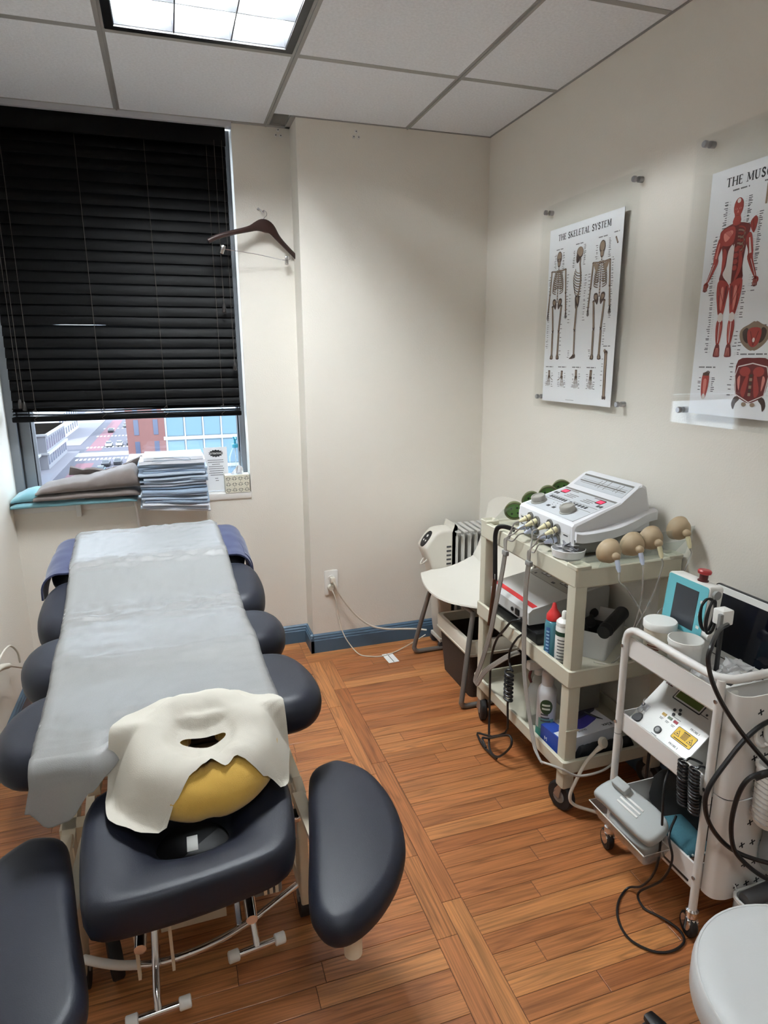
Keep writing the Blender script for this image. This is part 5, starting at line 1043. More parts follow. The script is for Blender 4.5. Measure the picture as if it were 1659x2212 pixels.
c = (1.160, 1.732, .474); t, b = bottle('gel_bottle', 'clear blue gel bottle with red cone cap on the middle shelf', c, [(.025, 0), (.028, .005), (.028, .125), (.025, .138), (.020, .142)], mat('blue_gel', sr(92, 156, 172), .15, trans=.2), [(.024, .142), (.024, .158), (.018, .168), (.010, .180), (.006, .198), (.003, .201)], mat('red_cap', sr(196, 44, 44), .4))
def wrap(c, r, a0, a1, z0, z1, n=10):
    return MB().grid(lambda u, v: (c[0]+r*math.cos(math.radians(a0+(a1-a0)*u)), c[1]+r*math.sin(math.radians(a0+(a1-a0)*u)), c[2]+z0+(z1-z0)*v), n, 1)
wrap(c, .0285, 185, 218, .02, .12).build('label', mat('blue_label', sr(48, 88, 140), .5), b)
for i in range(7): wrap(c, .0288, 190, 213, .03+.012*i, .036+.012*i).build('label_text', mat('label_pale', sr(150, 190, 215), .5), b)
c = (1.158, 1.668, .474); t, b = bottle('lotion_bottle', 'white lotion bottle with green band behind the near trolley post', c, [(.024, 0), (.026, .004), (.026, .14), (.022, .15), (.016, .154)], WHITE, [(.025, .148), (.025, .16), (.018, .168), (.009, .170), (.009, .192), (.006, .196)], WHITE)
wrap(c, .0264, 100, 330, .115, .130, 20).build('band', mat('dark_green', sr(34, 74, 56), .5), b)
for i in range(9): wrap(c, .0263, 190+3*(i % 2), 262-5*(i % 3), .012+.011*i, .0155+.011*i).build('label_text', TXT, b)
bn = thing('storage_bin', 'open white plastic bin of black massager parts on the middle shelf', 'bin', (1.358, 1.778, .4745), math.radians(-52))
def lring(hx, hy, z, r=.012): return [V((a, b, z)) for a, b in rrect(-hx, hx, -hy, hy, r, 3)]
MB().loft([lring(.072, .115, 0), lring(.082, .125, .098), lring(.079, .122, .098), lring(.069, .112, .004)]).build('bin_body', clear('frosted_bin', (.8, .8, .8, 1), .6, .25, .85), bn, local=True)
def local_thing(name, label, cat, loc, rot): 
    t = thing(name, label, cat, loc); t.rotation_euler = rot; WM[t] = Matrix.Translation(loc) @ t.rotation_euler.to_matrix().to_4x4(); return t
mg = local_thing('massage_stick', 'black cylindrical massager handle lying across the white bin', 'massager', (1.375, 1.70, .588), (math.radians(0), math.radians(86), math.radians(33)))
MB().lathe([(.016, -.095), (.022, -.092), (.024, -.06), (.024, .085), (.021, .092), (.012, .094)], n=24).build('handle', RUB, mg, local=True); MB().lathe([(.0245, -.07), (.0252, -.066), (.0245, -.062)], n=24).build('handle_ring', BLACK, mg, local=True)
for i, (x, y, z, s) in enumerate(((1.335, 1.785, .55, 1.), (1.405, 1.855, .55, .9), (1.285, 1.745, .54, 1.))):
    a = thing('massage_ball', ('black ball shaped massager attachment in the middle of the white bin', 'black forked massager attachment at the back of the white bin', 'black massager attachment at the near side of the white bin')[i], 'attachment', (x, y, z), group='black massager attachments')
    d = V((.8, .5+.3*i, .1)).normalized(); MB().lathe([(.006*s, -.045*s), (.013*s, -.04*s), (.011*s, -.02*s), (.006*s, -.012*s), (.009*s, .0), (.019*s, .014*s), (.021*s, .024*s), (.014*s, .036*s), (.002, .04*s)], (x, y, z), d, 16).build('attachment_body', RUB, a); MB().lathe([(.0065*s, -.062*s), (.0065*s, -.044*s)], (x, y, z), d, 12).build('attachment_stem', BLACK, a)
for i, (x, y, r) in enumerate(((1.44, 2.0, .045), (1.468, 1.91, .035))):
    d_ = MB().lathe([(r, 0), (r*1.02, .01), (r*.95, .05), (r*.7, .085), (r*.3, .1), (.001, .102)], (x-.006*i, y, .474), n=24); tag(d_.build('rubber_dome', CUPB, None), ('large tan rubber dome behind the white bin on the middle shelf', 'smaller tan rubber dome near the wall on the middle shelf')[i], 'rubber dome')
tag(MB().tube([(1.22, 1.585, .52), (1.27, 1.565, .512), (1.33, 1.555, .512), (1.38, 1.545, .53), (1.41, 1.535, .56)], .0025, 6, 5).build('white_wire', CORD, None), 'thin white wire lying along the near edge of the middle shelf', 'wire')
# ---------------------------------------------------------------- bottom shelf
c = (1.160, 1.745, .165); t, b = bottle('spray_can', 'tall white spray can with dark green label on the bottom shelf', c, [(.030, 0), (.033, .004), (.033, .175), (.030, .192), (.020, .205), (.019, .212)], mat('can_white', sr(206, 206, 208), .35), [(.020, .205), (.0205, .245), (.018, .255), (.0005, .257)], mat('can_cap', sr(196, 190, 188), .4))
wrap(c, .0335, 190, 285, .05, .09, 14).build('label_band', mat('label_teal', sr(110, 160, 150), .5), b); wrap(c, .0335, 100, 300, .012, .05, 20).build('lower_band', mat('label_mint', sr(64, 140, 124), .5), b)
MB().grid(lambda u, v: (c[0]+.0338*math.cos(math.radians(236+38*math.cos(2*math.pi*u)*v)), c[1]+.0338*math.sin(math.radians(236+38*math.cos(2*math.pi*u)*v)), c[2]+.135+.028*math.sin(2*math.pi*u)*v), 20, 3).build('leaf_badge', mat('label_green', sr(44, 66, 34), .5), b)
for i in range(2): wrap(c, .0342, 212, 258, .138-.014*i, .145-.014*i).build('badge_text', mat('badge_pale', sr(214, 220, 204), .5), b)
for i in range(3): wrap(c, .0337, 205, 265-8*i, .078+.012*i, .084+.012*i).build('label_text', TXT, b)
c = (1.19, 1.85, .165); CLB = clear('spray_clear', (.9, .9, .88, 1), .8, .1, .25); t, b = bottle('spray_bottle', 'clear trigger spray bottle standing behind the spray can', c, [(.036, 0), (.038, .006), (.038, .10), (.034, .13), (.020, .17), (.014, .185), (.014, .19)], CLB, [(.016, .188), (.016, .206), (.012, .21)], WHITE)
MB().bar((1.225, 1.85, .392), (1.145, 1.85, .392), .022, .03).build('trigger_head', WHITE, t, False); MB().tube([(1.16, 1.85, .378), (1.152, 1.85, .35), (1.16, 1.85, .325)], .005, 8, 4).build('trigger', mat('dark_red', sr(90, 40, 36), .4), t)
gx_ = thing('glove_box', 'blue and white printed glove box on the bottom trolley shelf', 'box', (1.24, 1.66, .165))
GM = axes((1.135, 1.60, .166), (.995, .10, 0), (-.10, .995, 0)); MB().prism(q4(0, .235, 0, .115), 0, .075, M=GM).build('carton', mat('carton_white', sr(222, 224, 230), .5), gx_, False)
GBL = mat('carton_blue', sr(42, 72, 160), .5); MB().prism(q4(-.0008, .004, .02, .1155), .004, .0756, M=GM).build('blue_end', GBL, gx_, False); MB().prism(q4(-.0008, .05, .055, .1155), .0752, .0758, M=GM).build('blue_corner', GBL, gx_, False)
MB().prism(smooth2([(.07, .05), (.11, .035), (.16, .05), (.20, .07), (.18, .10), (.12, .105), (.08, .09)], 4), .0752, .0762, M=GM).build('glove_picture', mat('carton_violet', sr(66, 62, 150), .5), gx_, False); MB().prism(smooth2([(.13, .085), (.20, .10), (.225, .112), (.15, .113)], 4), .0762, .085, M=GM).build('black_glove', mat('dark_glove', sr(30, 28, 50), .5), gx_, False)
TG = GM @ Matrix.Translation((.225, .028, .0758)) @ Matrix.Rotation(math.pi, 4, 'Z'); text_mb('Klex', .022, TG, 'LEFT', .0004).build('lettering', INK, gx_, False)
TG = GM @ Matrix.Translation((.12, .03, .0758)) @ Matrix.Rotation(math.pi, 4, 'Z'); text_mb('GLOVE', .012, TG, 'LEFT', .0004).build('lettering', TXT, gx_, False)
TE = axes(GM @ V((-.0012, .095, .03)), GM.to_3x3() @ V((0, -1, 0)), (0, 0, 1)); text_mb('M', .02, TE, 'LEFT', .0004).build('lettering', WHITE, gx_, False)
bg_ = slab(1.185, 1.40, 1.575, 1.60, lambda s: .166, lambda s: .055, seed=21, nz=.005); tag(bg_.build('black_pouch', mat('black_fabric', sr(20, 22, 26), .6), None), 'small black pouch in front of the glove box on the bottom shelf', 'pouch')
bx_ = thing('carton_box', 'white carton with red and green squares at the back of the bottom shelf', 'box', (1.40, 1.95, .165))
MB().box(1.33, 1.46, 1.85, 1.99, .166, .40).build('carton', mat('carton_grey', sr(150, 150, 146), .6), bx_, False); MB().box(1.335, 1.392, 1.8492, 1.8499, .30, .36).build('red_square', mat('carton_red', sr(150, 44, 48), .6), bx_, False); MB().box(1.398, 1.455, 1.8492, 1.8499, .30, .36).build('green_square', mat('carton_green', sr(50, 84, 56), .6), bx_, False)
pg = thing('cord_plug', 'white round angled plug in front of the bottom trolley shelf', 'plug', (1.24, 1.535, .25))
MB().lathe([(.014, -.006), (.018, -.003), (.018, .004), (.013, .008)], (1.24, 1.536, .256), (.2, -1, .5), 20).build('plug_head', CORD, pg); MB().tube([(1.238, 1.532, .25), (1.225, 1.535, .238), (1.214, 1.537, .228)], lambda t: .010-.004*t, 10, 4).build('plug_boot', CORD, pg)
MB().tube([(1.214, 1.537, .228), (1.185, 1.54, .195), (1.150, 1.54, .132), (1.132, 1.54, .082), (1.145, 1.535, .050), (1.20, 1.51, .03), (1.26, 1.47, .02), (1.33, 1.46, .012)], .0055, 8, 6).build('plug_cord', CORD, pg)
tag(MB().tube([(1.30, 1.72, .25), (1.36, 1.66, .235), (1.44, 1.62, .24), (1.49, 1.60, .25)], .004, 6, 5).build('black_wire', BLACK, None), 'short black wire lying over the glove box at the back', 'wire')
# ---------------------------------------------------------------- white rolling cart
CX0, CX1, CY0, CY1 = 1.168, 1.50, 1.06, 1.385
ct = thing('rolling_cart', 'white metal three-tier rolling cart with pegboard side by the right wall', 'cart', (1.33, 1.22, 0))
for zb, zt in ((.640, .705), (.406, .468), (.135, .216)):
    tray('shelf_tray', CX0+.004, CX1, CY0, CY1, zb, zt, zb+.004, WSAT, ct, .0025, .012)
    if zb < .2: MB().box(CX0+.002, CX0+.005, CY0+.02, CY1-.02, .15, .156).build('tray_groove', BLACK, ct, False)
R_ = .0105
MB().tube([(CX0, CY1, .08), (CX0, CY1, .40), (CX0, CY1, .66), (CX0, CY1, .69), (CX0, CY1-.008, .715), (CX0, CY1-.03, .73), (CX0, CY1-.06, .733), (CX0, 1.22, .733), (CX0, CY0+.05, .733), (CX0+.004, CY0+.015, .733), (CX0+.025, CY0-.008, .733), (CX0+.06, CY0-.014, .733), (1.40, CY0-.014, .733), (CX1-.03, CY0-.01, .733), (CX1, CY0+.03, .733), (CX1, 1.22, .733), (CX1, CY1-.05, .733), (CX1, CY1-.01, .72), (CX1, CY1, .69), (CX1, CY1, .08)], R_, 12, 5).build('top_rail', WSAT, ct)
for x, y in ((CX0+.008, CY0), (CX1, CY0)): MB().tube([(x, y, .08), (x, y, .73)], R_, 12, 2).build('post', WSAT, ct)
for x, y in ((CX0, CY1), (CX0+.008, CY0)):
    for z in (.675, .437, .18): MB().cyl((x-.0095, y, z), (x-.0125, y, z), .005, n=10).build('bolt', STEEL, ct)
    for z in (.40,): MB().lathe([(R_+.0006, -.001), (R_+.0006, .001)], (x, y, z), n=14, cap=(False, False)).build('post_joint', GREY, ct)
for x, y in ((CX0, CY1), (CX0+.008, CY0), (CX1, CY0), (CX1, CY1)):
    w = MB().lathe([(.008, -.011), (.026, -.011), (.031, -.006), (.031, .006), (.026, .011), (.008, .011)], (x, y+.006, .031), (1, -.25, 0), 22).build('caster_wheel', RUB, ct); MB().lathe([(.014, .0), (.016, .006), (.016, .022), (.011, .027)], (x, y, .058), n=16).build('caster_stem', CHROME, w); MB().lathe([(.020, -.0135), (.024, 0), (.020, .0135)], (x, y+.004, .040), (1, -.25, 0), 16).build('caster_hood', CHROME, w)
def pegrun(u):
    pts = catmull([(1.186, 1.052, 0), (1.186, 1.036, 0), (1.193, 1.020, 0), (1.212, 1.010, 0), (1.24, 1.007, 0), (1.36, 1.007, 0), (1.49, 1.007, 0)], 6); q = u*(len(pts)-1); i = min(int(q), len(pts)-2); return pts[i].lerp(pts[i+1], q-i)
pgs = []
for z0, z1 in ((.145, .428), (.432, .705)): pgs.append(MB().grid(lambda u, v, z0=z0, z1=z1: pegrun(u)+V((0, 0, z0+(z1-z0)*v)), 40, 2, .003).build('pegboard', WSAT, ct, sharp=60))
HOLE = mat('peg_hole', sr(40, 40, 42), .7)
for r in range(9):
    for c in range(8):
        x = 1.248+.033*c+(.016 if r % 2 else 0); z = .178+.0605*r
        if abs(z-.43) < .012: continue
        m = MB(); a = .35; d = V((math.cos(a), 0, math.sin(a))); e = V((-math.sin(a), 0, math.cos(a))); o_ = V((x, 1.0065, z))
        for p, q in ((d, e), (e, d)): m.add([o_+p*.009+q*.0021, o_-p*.009+q*.0021, o_-p*.009-q*.0021, o_+p*.009-q*.0021], [(0, 1, 2, 3)])
        m.build('peg_hole', HOLE, pgs[0 if z < .43 else 1], False)
for i, (x, z) in enumerate(((1.236, .612), (1.266, .612), (1.296, .612))):
    h = MB(); h.tube([(x, 1.003, z+.018), (x, 1.0, z-.016), (x+.002, .985, z-.024), (x+.003, .975, z-.012)], .0045, 8, 4); o = h.build('peg_hook', WHITE, None); tag(o, 'small white peg hook, %s from the left on the cart pegboard' % ('first', 'second', 'third')[i], 'hook', 'white peg hooks')
def mesh_cup(name, label, x0, x1, y0, y1, zb, zt, m):
    t = thing(name, label, 'basket', ((x0+x1)/2, (y0+y1)/2, zb)); MB().loft([ring(x0, x1, y0, y1, .008, .02, zb), ring(x0, x1, y0, y1, .002, .022, zb+.02), ring(x0, x1, y0, y1, 0, .022, zt), ring(x0, x1, y0, y1, -.003, .024, zt), ring(x0, x1, y0, y1, -.003, .024, zt+.008), ring(x0, x1, y0, y1, .003, .02, zt+.008), ring(x0, x1, y0, y1, .010, .016, zb+.004)]).build('basket_body', m, t, sharp=50)
    for i in range(10): z = zb+.018+(zt-zb-.02)*i/10; MB().loft([ring(x0, x1, y0, y1, -.0006, .022, z), ring(x0, x1, y0, y1, -.0006, .022, z+.003)], (False, False)).build('mesh_band', mat('mesh_grey', sr(176, 174, 172), .5), t, False)  # slightly greyer bands mark the mesh rows
    for x in (x0+.02, x1-.02): MB().tube([(x, y1-.002, zt+.002), (x-.004, y1+.004, zt+.02), (x-.010, y1+.004, zt+.022)], .002, 6, 3).build('basket_hook', WHITE, t)
mesh_cup('peg_basket', 'white mesh cup hooked on the upper pegboard', 1.235, 1.345, .935, 1.0, .385, .535, WHITE); mesh_cup('lower_basket', 'grey white basket hooked at the bottom of the pegboard', 1.225, 1.36, .93, 1.0, .10, .165, WHITE)
tag(MB().lathe([(.018, 0), (.020, .004), (.020, .11), (.016, .115)], (1.232, .965, .178), (1, .02, .08), 16).build('dark_remote', DKG, None), 'dark grey rod lying on the lower pegboard basket', 'rod')
tb_ = slab(1.30, 1.44, .965, 1.002, lambda s: .235, lambda s: .13, seed=31, nz=.006); tag(tb_.build('teal_pouch', clear('teal_mesh', (.25, .42, .45, 1), .6, .3, .35), None), 'translucent dark teal mesh pouch hanging on the lower pegboard', 'pouch')
# cart top
for nm, c, lab, op in (('plastic_tub', (1.236, 1.335, .6445), 'white lidded plastic tub with printed label at the far end of the cart top', False), ('open_tub', (1.228, 1.232, .6445), 'open white plastic tub in the middle of the cart top', True)):
    t = thing(nm, lab, 'tub', c)
    if op: MB().lathe([(.036, 0), (.038, .003), (.041, .095), (.044, .096), (.044, .108), (.0415, .109), (.0405, .094), (.036, .02), (.0005, .018)], c, n=36).build('tub_body', WHITE, t, sharp=40)
    else:
        b = MB().lathe([(.036, 0), (.038, .003), (.041, .10)], c, n=36).build('tub_body', mat('tub_cream', sr(222, 212, 192), .4), t, sharp=40); MB().lathe([(.0435, .096), (.0445, .098), (.0445, .114), (.042, .117), (.0005, .1165)], c, n=36).build('lid', WHITE, t, sharp=40)
        for i in range(5): wrap(c, .0407, 196-6*i, 232-2*i, .035+.0075*i, .0385+.0075*i).build('label_text', mat('label_brown', sr(120, 60, 44), .5), b)
dv = thing('handheld_monitor', 'turquoise fronted monitor with dark screen and red button on the cart', 'monitor', (1.33, 1.31, .6445))
DM = axes((1.283, 1.392, .70), (0, -1, 0), (.10, 0, .99)); MB().prism(rrect(0, .152, -.055, .182, .010), -.046, 0, .005, 2, M=DM).build('case', WHITE, dv)
fcp = MB().prism(rrect(.004, .148, -.05, .178, .007), 0, .001, M=DM).build('turquoise_front', mat('turquoise', sr(110, 190, 200), .4), dv, False); MB().prism(q4(.036, .118, .048, .158), .001, .0018, M=DM).build('screen', mat('grey_screen', sr(58, 62, 68), .15), fcp, False)
for i in range(3): MB().prism(q4(.128, .138, .06+.035*i, .068+.035*i), .001, .0016, M=DM).build('touch_mark', WHITE, fcp, False)
MB().prism(q4(.05, .10, .018, .034), .001, .0016, M=DM).build('maker_label', WHITE, fcp, False)
rb_ = MB().lathe([(.014, 0), (.014, .006), (.011, .007), (.011, .022)], DM @ V((.10, .18, -.023)), (0.1, 0, 1), 18).build('button_base', mat('dark_red_base', sr(84, 26, 26), .4), dv); MB().lathe([(.010, .02), (.017, .024), (.018, .03), (.015, .034), (.0005, .035)], DM @ V((.10, .18, -.023)), (.1, 0, 1), 20).build('red_button', mat('red_button', sr(168, 50, 52), .4), rb_)
MB().cyl((1.315, 1.238, .86), (1.315, 1.229, .86), .012, n=14).build('side_port', GREY, dv); MB().lathe([(.014, 0), (.014, .02), (.010, .024)], (1.30, 1.24, .755), (0, -1, -.2), 16).build('side_knob', WHITE, dv)
ta = thing('tablet', 'white framed tablet with dark screen propped up at the back of the cart', 'tablet', (1.41, 1.2, .65)); AM = axes((1.386, 1.335, .662), (0, -1, 0), (.16, 0, .985))
MB().prism(rrect(-.004, .262, -.004, .192, .014), -.012, -.001, .003, 2, M=AM).build('tablet_case', BLACK, ta); bz = MB().prism(rrect(0, .258, 0, .188, .012), -.004, .001, .001, 1, M=AM).build('bezel', WHITE, ta); MB().prism(q4(.030, .24, .018, .170), .001, .0014, M=AM).build('screen', mat('black_screen', sr(10, 12, 22), .06), bz, False)
ph = thing('probe_holder', 'white clip holder with a black cord bundle beside the tablet', 'holder', (1.27, 1.165, .70))
MB().rbox(1.262, 1.272, 1.158, 1.167, .648, .83, .002).build('stand', BLACK, ph); MB().rbox(1.247, 1.283, 1.143, 1.176, .818, .858, .004).build('clip', WHITE, ph); MB().rbox(1.238, 1.248, 1.140, 1.152, .812, .852, .003).build('clip_jaw', GREY, ph)
bc = []
for i in range(60): a = i/59*2*math.pi*6; bc.append((1.268+.018*math.cos(a)+.004*math.sin(i), 1.205+.010*math.sin(a*.5), .82+.045*math.sin(a)))
tag(MB().tube(bc, .0028, 6, 3).build('cord_bundle', BLACK, None), 'bundled black cord hanging between the monitor and the tablet', 'cord')
def crum(u, v): return (1.20+.16*u+.01*fbm(u*5, v*5), 1.19-.11*v+.01*fbm(u*4, v*6, 3), .672+.035*abs(fbm(u*3.1, v*3.3, 7))+.02*u)
tag(MB().grid(crum, 22, 22).build('plastic_bag', clear('cloudy_bag', (.8, .8, .78, 1), .9, .12, .55), None, sharp=40), 'crumpled clear plastic bag on the cart top in front of the tablet', 'bag')
sc = thing('white_scanner', 'white handheld device with dark slot at the near end of the cart top', 'device', (1.25, 1.10, .66)); BM = Matrix.Translation((1.265, 1.095, .685)) @ Matrix.Rotation(.35, 4, 'Z'); MB().rbox(-.07, .07, -.022, .022, -.012, .012, .008, 3, .018, M=BM).build('device_body', WHITE, sc); MB().box(-.045, -.02, -.004, .012, .0118, .0126).xf(BM).build('dark_slot', BLACK, sc, False); MB().box(-.07, .08, -.03, .026, -.026, -.014).xf(BM).build('cradle', WSAT, sc, False)
# cart middle: laser control box
lz = thing('laser_unit', 'silver laser control box with green display and yellow warning sticker', 'machine', (1.28, 1.26, .41)); LMx = axes((1.18, 1.362, .457), (0, -1, 0), (.755, 0, .656)); ALU = mat('brushed_silver', sr(196, 196, 192), .34, .55, bump=.15, bscale=300)
MB().prism(q4(0, .222, 0, .235), -.062, 0, .0015, 1, M=LMx).build('case', ALU, lz)
def on(m, pts, l0, l1, nm, par=lz): return MB().prism(pts, l0, l1, M=LMx).build(nm, m, par, False)
ld = on(BLACK, rrect(.060, .160, .122, .165, .004), 0, .001, 'display_frame'); on(ALU, rrect(.063, .157, .1255, .1615, .002), .001, .0012, 'display_rim', ld); on(mat('lcd_green', sr(74, 88, 34), .25), q4(.067, .153, .130, .157), .0012, .0016, 'display', ld)
for a, b in ((.094, .097), (.108, .105), (.101, .085), (.115, .095)): on(BLACK, ell(a, b, .0045, .0045, 14), 0, .0016, 'button')
for i, cc in enumerate((sr(196, 160, 84), sr(96, 110, 90), sr(150, 30, 44))): a = .080+.0215*i; on(mat('light_%d' % i, cc, .4), q4(a-.007, a+.007, .066, .074), 0, .0014, 'indicator'); on(TXT, q4(a-.006, a+.006, .058, .0595), 0, .0006, 'indicator_text'); on(TXT, q4(a-.005, a+.004, .0545, .056), 0, .0006, 'indicator_text')
on(TXT, q4(.098, .132, .079, .0805), 0, .0006, 'indicator_text'); on(BLACK, ell(.098, .024, .011, .011, 20), 0, .003, 'aperture'); on(GREY, ell(.098, .024, .007, .007, 16), .003, .0034, 'aperture_lens'); on(TXT, q4(.088, .108, .007, .0085), 0, .0006, 'aperture_text'); on(BLACK, ell(.176, .134, .003, .003, 10), 0, .0012, 'sensor'); on(TXT, q4(.160, .186, .126, .128), 0, .0006, 'sensor_text')
sy = on(BLACK, rrect(.138, .206, .030, .068, .004), 0, .0006, 'warning_sticker'); on(mat('warning_yellow', sr(232, 190, 40), .5), rrect(.1395, .2045, .0315, .0665, .003), .0006, .0009, 'sticker_face', sy)
for a in (.150, .194):
    on(BLACK, [(a-.009, .042), (a+.009, .042), (a, .059)], .0009, .0011, 'warning_triangle', sy); on(mat('warning_yellow', sr(232, 190, 40), .5), [(a-.0066, .0434), (a+.0066, .0434), (a, .0562)], .0011, .0013, 'triangle_fill', sy); on(BLACK, ell(a, .0475, .0022, .0022, 8), .0013, .0015, 'triangle_mark', sy)
for i in range(6): on(INK, q4(.163, .182, .043+.003*i, .0445+.003*i), .0009, .0011, 'sticker_text', sy)
on(INK, q4(.148, .196, .034, .0362), .0009, .0011, 'sticker_text', sy); on(INK, q4(.162, .183, .061, .0635), .0009, .0011, 'sticker_text', sy)
text_mb('PROBE 1', .0085, LMx @ Matrix.Translation((.168, .076, .0004)), 'LEFT', .0003).build('lettering', INK, lz, False); text_mb('PROBE 2', .0085, LMx @ Matrix.Translation((.148, .012, .0004)), 'LEFT', .0003).build('lettering', INK, lz, False)
text_mb('\u03a92', .022, LMx @ Matrix.Translation((.010, .148, .0004)), 'LEFT', .0004, 1., .0004).build('emblem', mat('dark_maroon', sr(92, 24, 30), .5), lz, False)
ky = thing('key_ring', 'key with black round fob in the lock of the laser box', 'keys', LMx @ V((.02, .04, .0)))
MB().prism(q4(.008, .03, .045, .065), 0, .002, M=LMx).build('lock_plate', STEEL, ky, False); MB().lathe([(.006, 0), (.006, .012)], LMx @ V((.018, .056, .002)), LMx.to_3x3() @ V((0, 0, 1)), 12).build('lock_barrel', CHROME, ky)
MB().tube([LMx @ V((.018, .054, .012)), LMx @ V((.014, .066, .018)), LMx @ V((.012, .074, .016))], .002, 6, 3).build('key_blade', CHROME, ky); MB().tube([LMx @ V((.018+.009*math.cos(a), .04+.009*math.sin(a), .008)) for a in [i*math.pi/5 for i in range(10)]], .0011, 6, 3, True).build('ring', CHROME, ky)
MB().prism(smooth2([(.008, .008), (.022, .004), (.036, .012), (.036, .026), (.026, .034), (.012, .026)], 4), .001, .004, .001, 1, M=LMx).build('fob', BLACK, ky)
for nm, cx_, lab, y0 in (('coil_cord', 1.150, 'left strand of black coiled cord hanging over the middle cart tray', 1.118), ('coil_cord', 1.152, 'right strand of black coiled cord hanging over the middle cart tray', 1.083)):
    pts = [(1.21, y0, .462), (1.19, y0, .475), (1.168, y0, .486)]
    for i in range(133): a = i/132*2*math.pi*14; k = i/132; pts.append((cx_-.002*math.sin(k*3)+.009*math.cos(a), y0-.012*k+.012*math.sin(a), .482-.115*k))
    tag(MB().tube(pts, .0034, 6, 2).build(nm, BLACK, None), lab, 'cord')
# cart bottom
cb = thing('clear_tray', 'clear plastic tray hooked on the lower left side of the cart', 'tray', (1.115, 1.255, .16)); CTM = clear('clear_tray_plastic', (.86, .86, .84, 1), .9, .06, .18)
MB().loft([ring(1.085, 1.158, 1.145, 1.36, .008, .006, .158), ring(1.073, 1.160, 1.135, 1.370, 0, .006, .205), ring(1.073, 1.160, 1.135, 1.370, .002, .006, .205), ring(1.085, 1.158, 1.145, 1.36, .010, .006, .161)]).build('tray_body', CTM, cb, sharp=30); MB().tube([(1.074, 1.136, .206), (1.159, 1.136, .206), (1.159, 1.369, .206), (1.074, 1.369, .206)], .0018, 6, 1, True).build('tray_rim', WHITE, cb)
gd = local_thing('grip_trainer', 'light grey clamp shaped plastic device resting in the clear tray', 'device', (1.13, 1.245, .225), (math.radians(8), math.radians(-28), math.radians(6))); LG = mat('light_grey_plastic', sr(168, 172, 170), .5)
MB().prism(smooth2([(-.035, .105), (-.04, .06), (-.045, -.06), (-.03, -.095), (.03, -.095), (.05, -.05), (.045, .05), (.03, .095)], 4), .018, .052, .010, 3).build('upper_half', LG, gd, local=True, sharp=50); MB().prism(smooth2([(-.05, .045), (-.055, -.05), (-.04, -.085), (.02, -.08), (.03, -.03), (.02, .04)], 4), -.036, .010, .008, 3).build('lower_half', LG, gd, local=True, sharp=50)
for i in range(3): MB().rbox(-.012+.012*i, -.006+.012*i, -.03, .04, .051, .0545, .001).build('grip_ridge', WHITE, gd, local=True)
MB().rbox(.012, .04, .03, .08, .048, .075, .006).build('thumb_rest', LG, gd, local=True); MB().rbox(-.057, -.054, -.045, .02, -.02, -.012, .001).build('side_slot', GREY, gd, local=True)
tl = local_thing('teal_brush', 'teal cloth sleeve around a wooden block on the bottom cart tray', 'cloth', (1.235, 1.17, .165), (0, 0, math.radians(-8))); MB().rbox(-.045, .045, -.07, .075, -.024, .045, .012, 3).build('sleeve', mat('dark_teal_knit', sr(62, 110, 122), .9, bump=.8, bscale=400), tl, local=True); MB().rbox(-.034, .034, -.082, -.06, -.018, .03, .004).build('block_end', mat('brown_block', sr(110, 70, 44), .6), tl, local=True)
for i in range(7): MB().sphere((-.036+.012*i, -.0715, .041-.002*abs(i-3)), .0035, 8, 6).build('fringe', mat('fringe_pale', sr(196, 206, 204), .8), tl, local=True)
dk = slab(1.28, 1.48, 1.10, 1.36, lambda s: .140, lambda s: .16, seed=41); tag(dk.build('black_bag', mat('black_cloth', sr(12, 12, 13), .8), None), 'black bag filling the back of the bottom cart tray', 'bag')
# loose cables
for pts, r, lab in (([(1.25, 1.13, .83), (1.15, 1.06, .86), (1.075, 1.005, .858), (1.065, 1.0, .822), (1.095, 1.0, .751), (1.153, .995, .665), (1.223, .97, .575), (1.29, .93, .50), (1.35, .90, .45), (1.42, .92, .40), (1.47, .99, .33)], .0052, 'black cable running diagonally down across the pegboard'),
                    ([(1.36, .96, .67), (1.264, .985, .653), (1.201, .99, .622), (1.142, .99, .563), (1.099, .99, .503), (1.10, .99, .447), (1.134, .99, .382), (1.191, .985, .321), (1.262, .97, .283), (1.329, .95, .27), (1.42, .97, .28)], .0055, 'black cable making the wide outer loop in front of the pegboard'),
                    ([(1.31, .955, .545), (1.25, .945, .542), (1.192, .955, .543), (1.168, .965, .505), (1.16, .97, .43), (1.17, .97, .362), (1.199, .97, .31), (1.265, .96, .247), (1.33, .95, .215), (1.42, .97, .21)], .0055, 'black cable making the inner loop below the mesh cup')):
    tag(MB().tube(pts, r, 8, 6).build('black_cable', BLACK, None), lab, 'cable')
tag(MB().tube([(1.30, .955, .552), (1.255, .945, .548), (1.215, .95, .545), (1.195, .957, .535)], .0085, 10, 5).build('cable_grip', RUB, None), 'ribbed black cable grip resting on the mesh cup', 'grip')
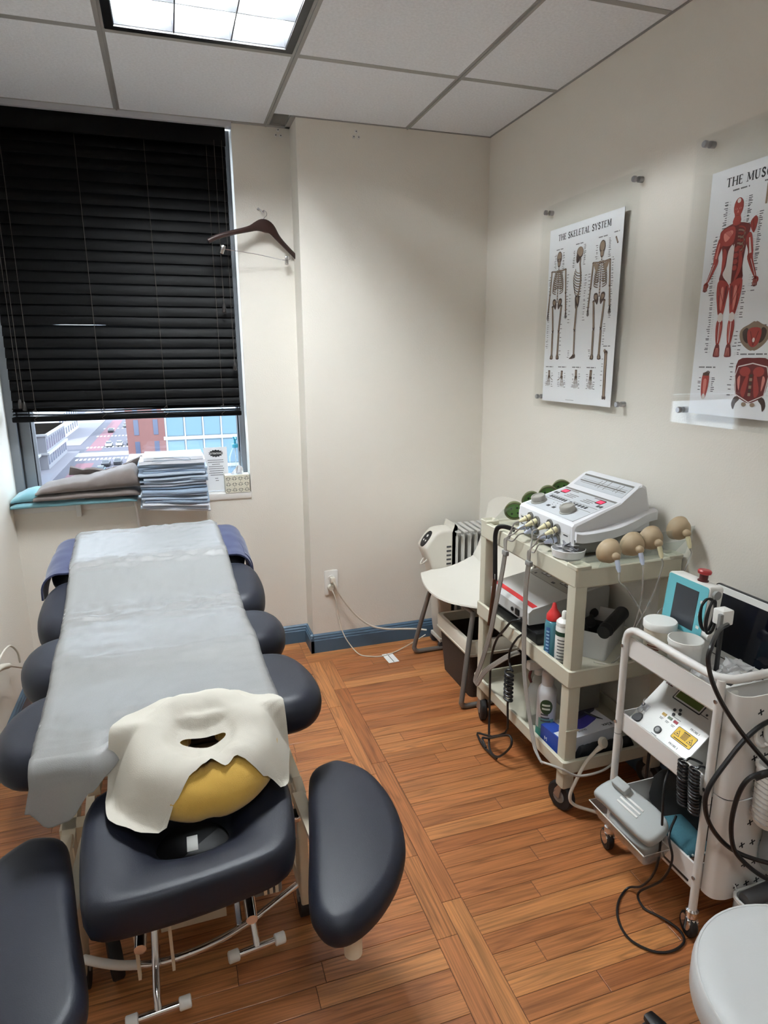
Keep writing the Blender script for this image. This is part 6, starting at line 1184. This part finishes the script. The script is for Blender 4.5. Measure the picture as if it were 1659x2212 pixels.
tag(MB().tube([(1.19, 1.20, .395), (1.145, 1.166, .374), (1.14, 1.153, .243), (1.13, 1.148, .142), (1.13, 1.19, .05), (1.12, 1.232, .007), (1.063, 1.20, .005), (1.026, 1.15, .005), (1.018, 1.094, .005), (1.05, 1.048, .005), (1.094, 1.033, .005), (1.142, 1.043, .005), (1.158, 1.072, .006), (1.147, 1.105, .009), (1.132, 1.135, .007), (1.118, 1.165, .006), (1.12, 1.19, .03), (1.135, 1.13, .12), (1.142, 1.11, .20), (1.148, 1.135, .25), (1.20, 1.17, .27)], .0032, 8, 6).build('looped_cable', BLACK, None), 'thin black cable looping on the floor below the cart', 'cable')
tag(MB().tube([(1.40, 1.43, .60), (1.36, 1.44, .45), (1.345, 1.445, .25), (1.34, 1.44, .06)], .005, 8, 5).build('wall_cable', BLACK, None), 'straight black cable hanging between trolley and cart', 'cable')
# ---------------------------------------------------------------- stool
so = thing('round_stool', 'round white padded stool with black base at the lower right', 'stool', (.92, .565, 0)); SC = (.92, .565)
MB().lathe([(.165, .392), (.182, .398), (.189, .412), (.189, .444), (.184, .459), (.172, .468), (.14, .472), (.0005, .474)], SC+(0,), n=64).build('seat_cushion', mat('white_vinyl', sr(204, 206, 206), .45, bump=.1, bscale=300), so, sharp=60)
MB().tube([(SC[0]+.1825*math.cos(i*math.pi/16), SC[1]+.1825*math.sin(i*math.pi/16), .4605) for i in range(32)], .0028, 6, 2, True).build('seat_piping', mat('white_vinyl_seam', sr(214, 215, 214), .5), so)
MB().lathe([(.03, .05), (.03, .2), (.02, .2), (.02, .38), (.10, .385), (.10, .393)], SC+(0,), n=20).build('gas_column', BLACK, so)
for i in range(5):
    a = math.radians(94+72*i); d = V((math.cos(a), math.sin(a), 0)); p = V(SC+(.07,)); e = p+d*.325-V((0, 0, .018)); MB().loft([[c+V((-d.y, d.x, 0))*s*w+V((0, 0, t)) for s, t in ((-1, -h), (1, -h), (1, h*.6), (.6, h), (-.6, h), (-1, h*.6))] for c, w, h in ((p, .022, .016), (p.lerp(e, .9), .017, .011), (e, .012, .007))]).build('base_leg', BLACK, so); MB().lathe([(.008, -.02), (.022, -.018), (.024, 0), (.022, .018), (.008, .02)], (e.x-d.x*.02, e.y-d.y*.02, .024), (-d.y, d.x, 0), 16).build('caster', RUB, so)
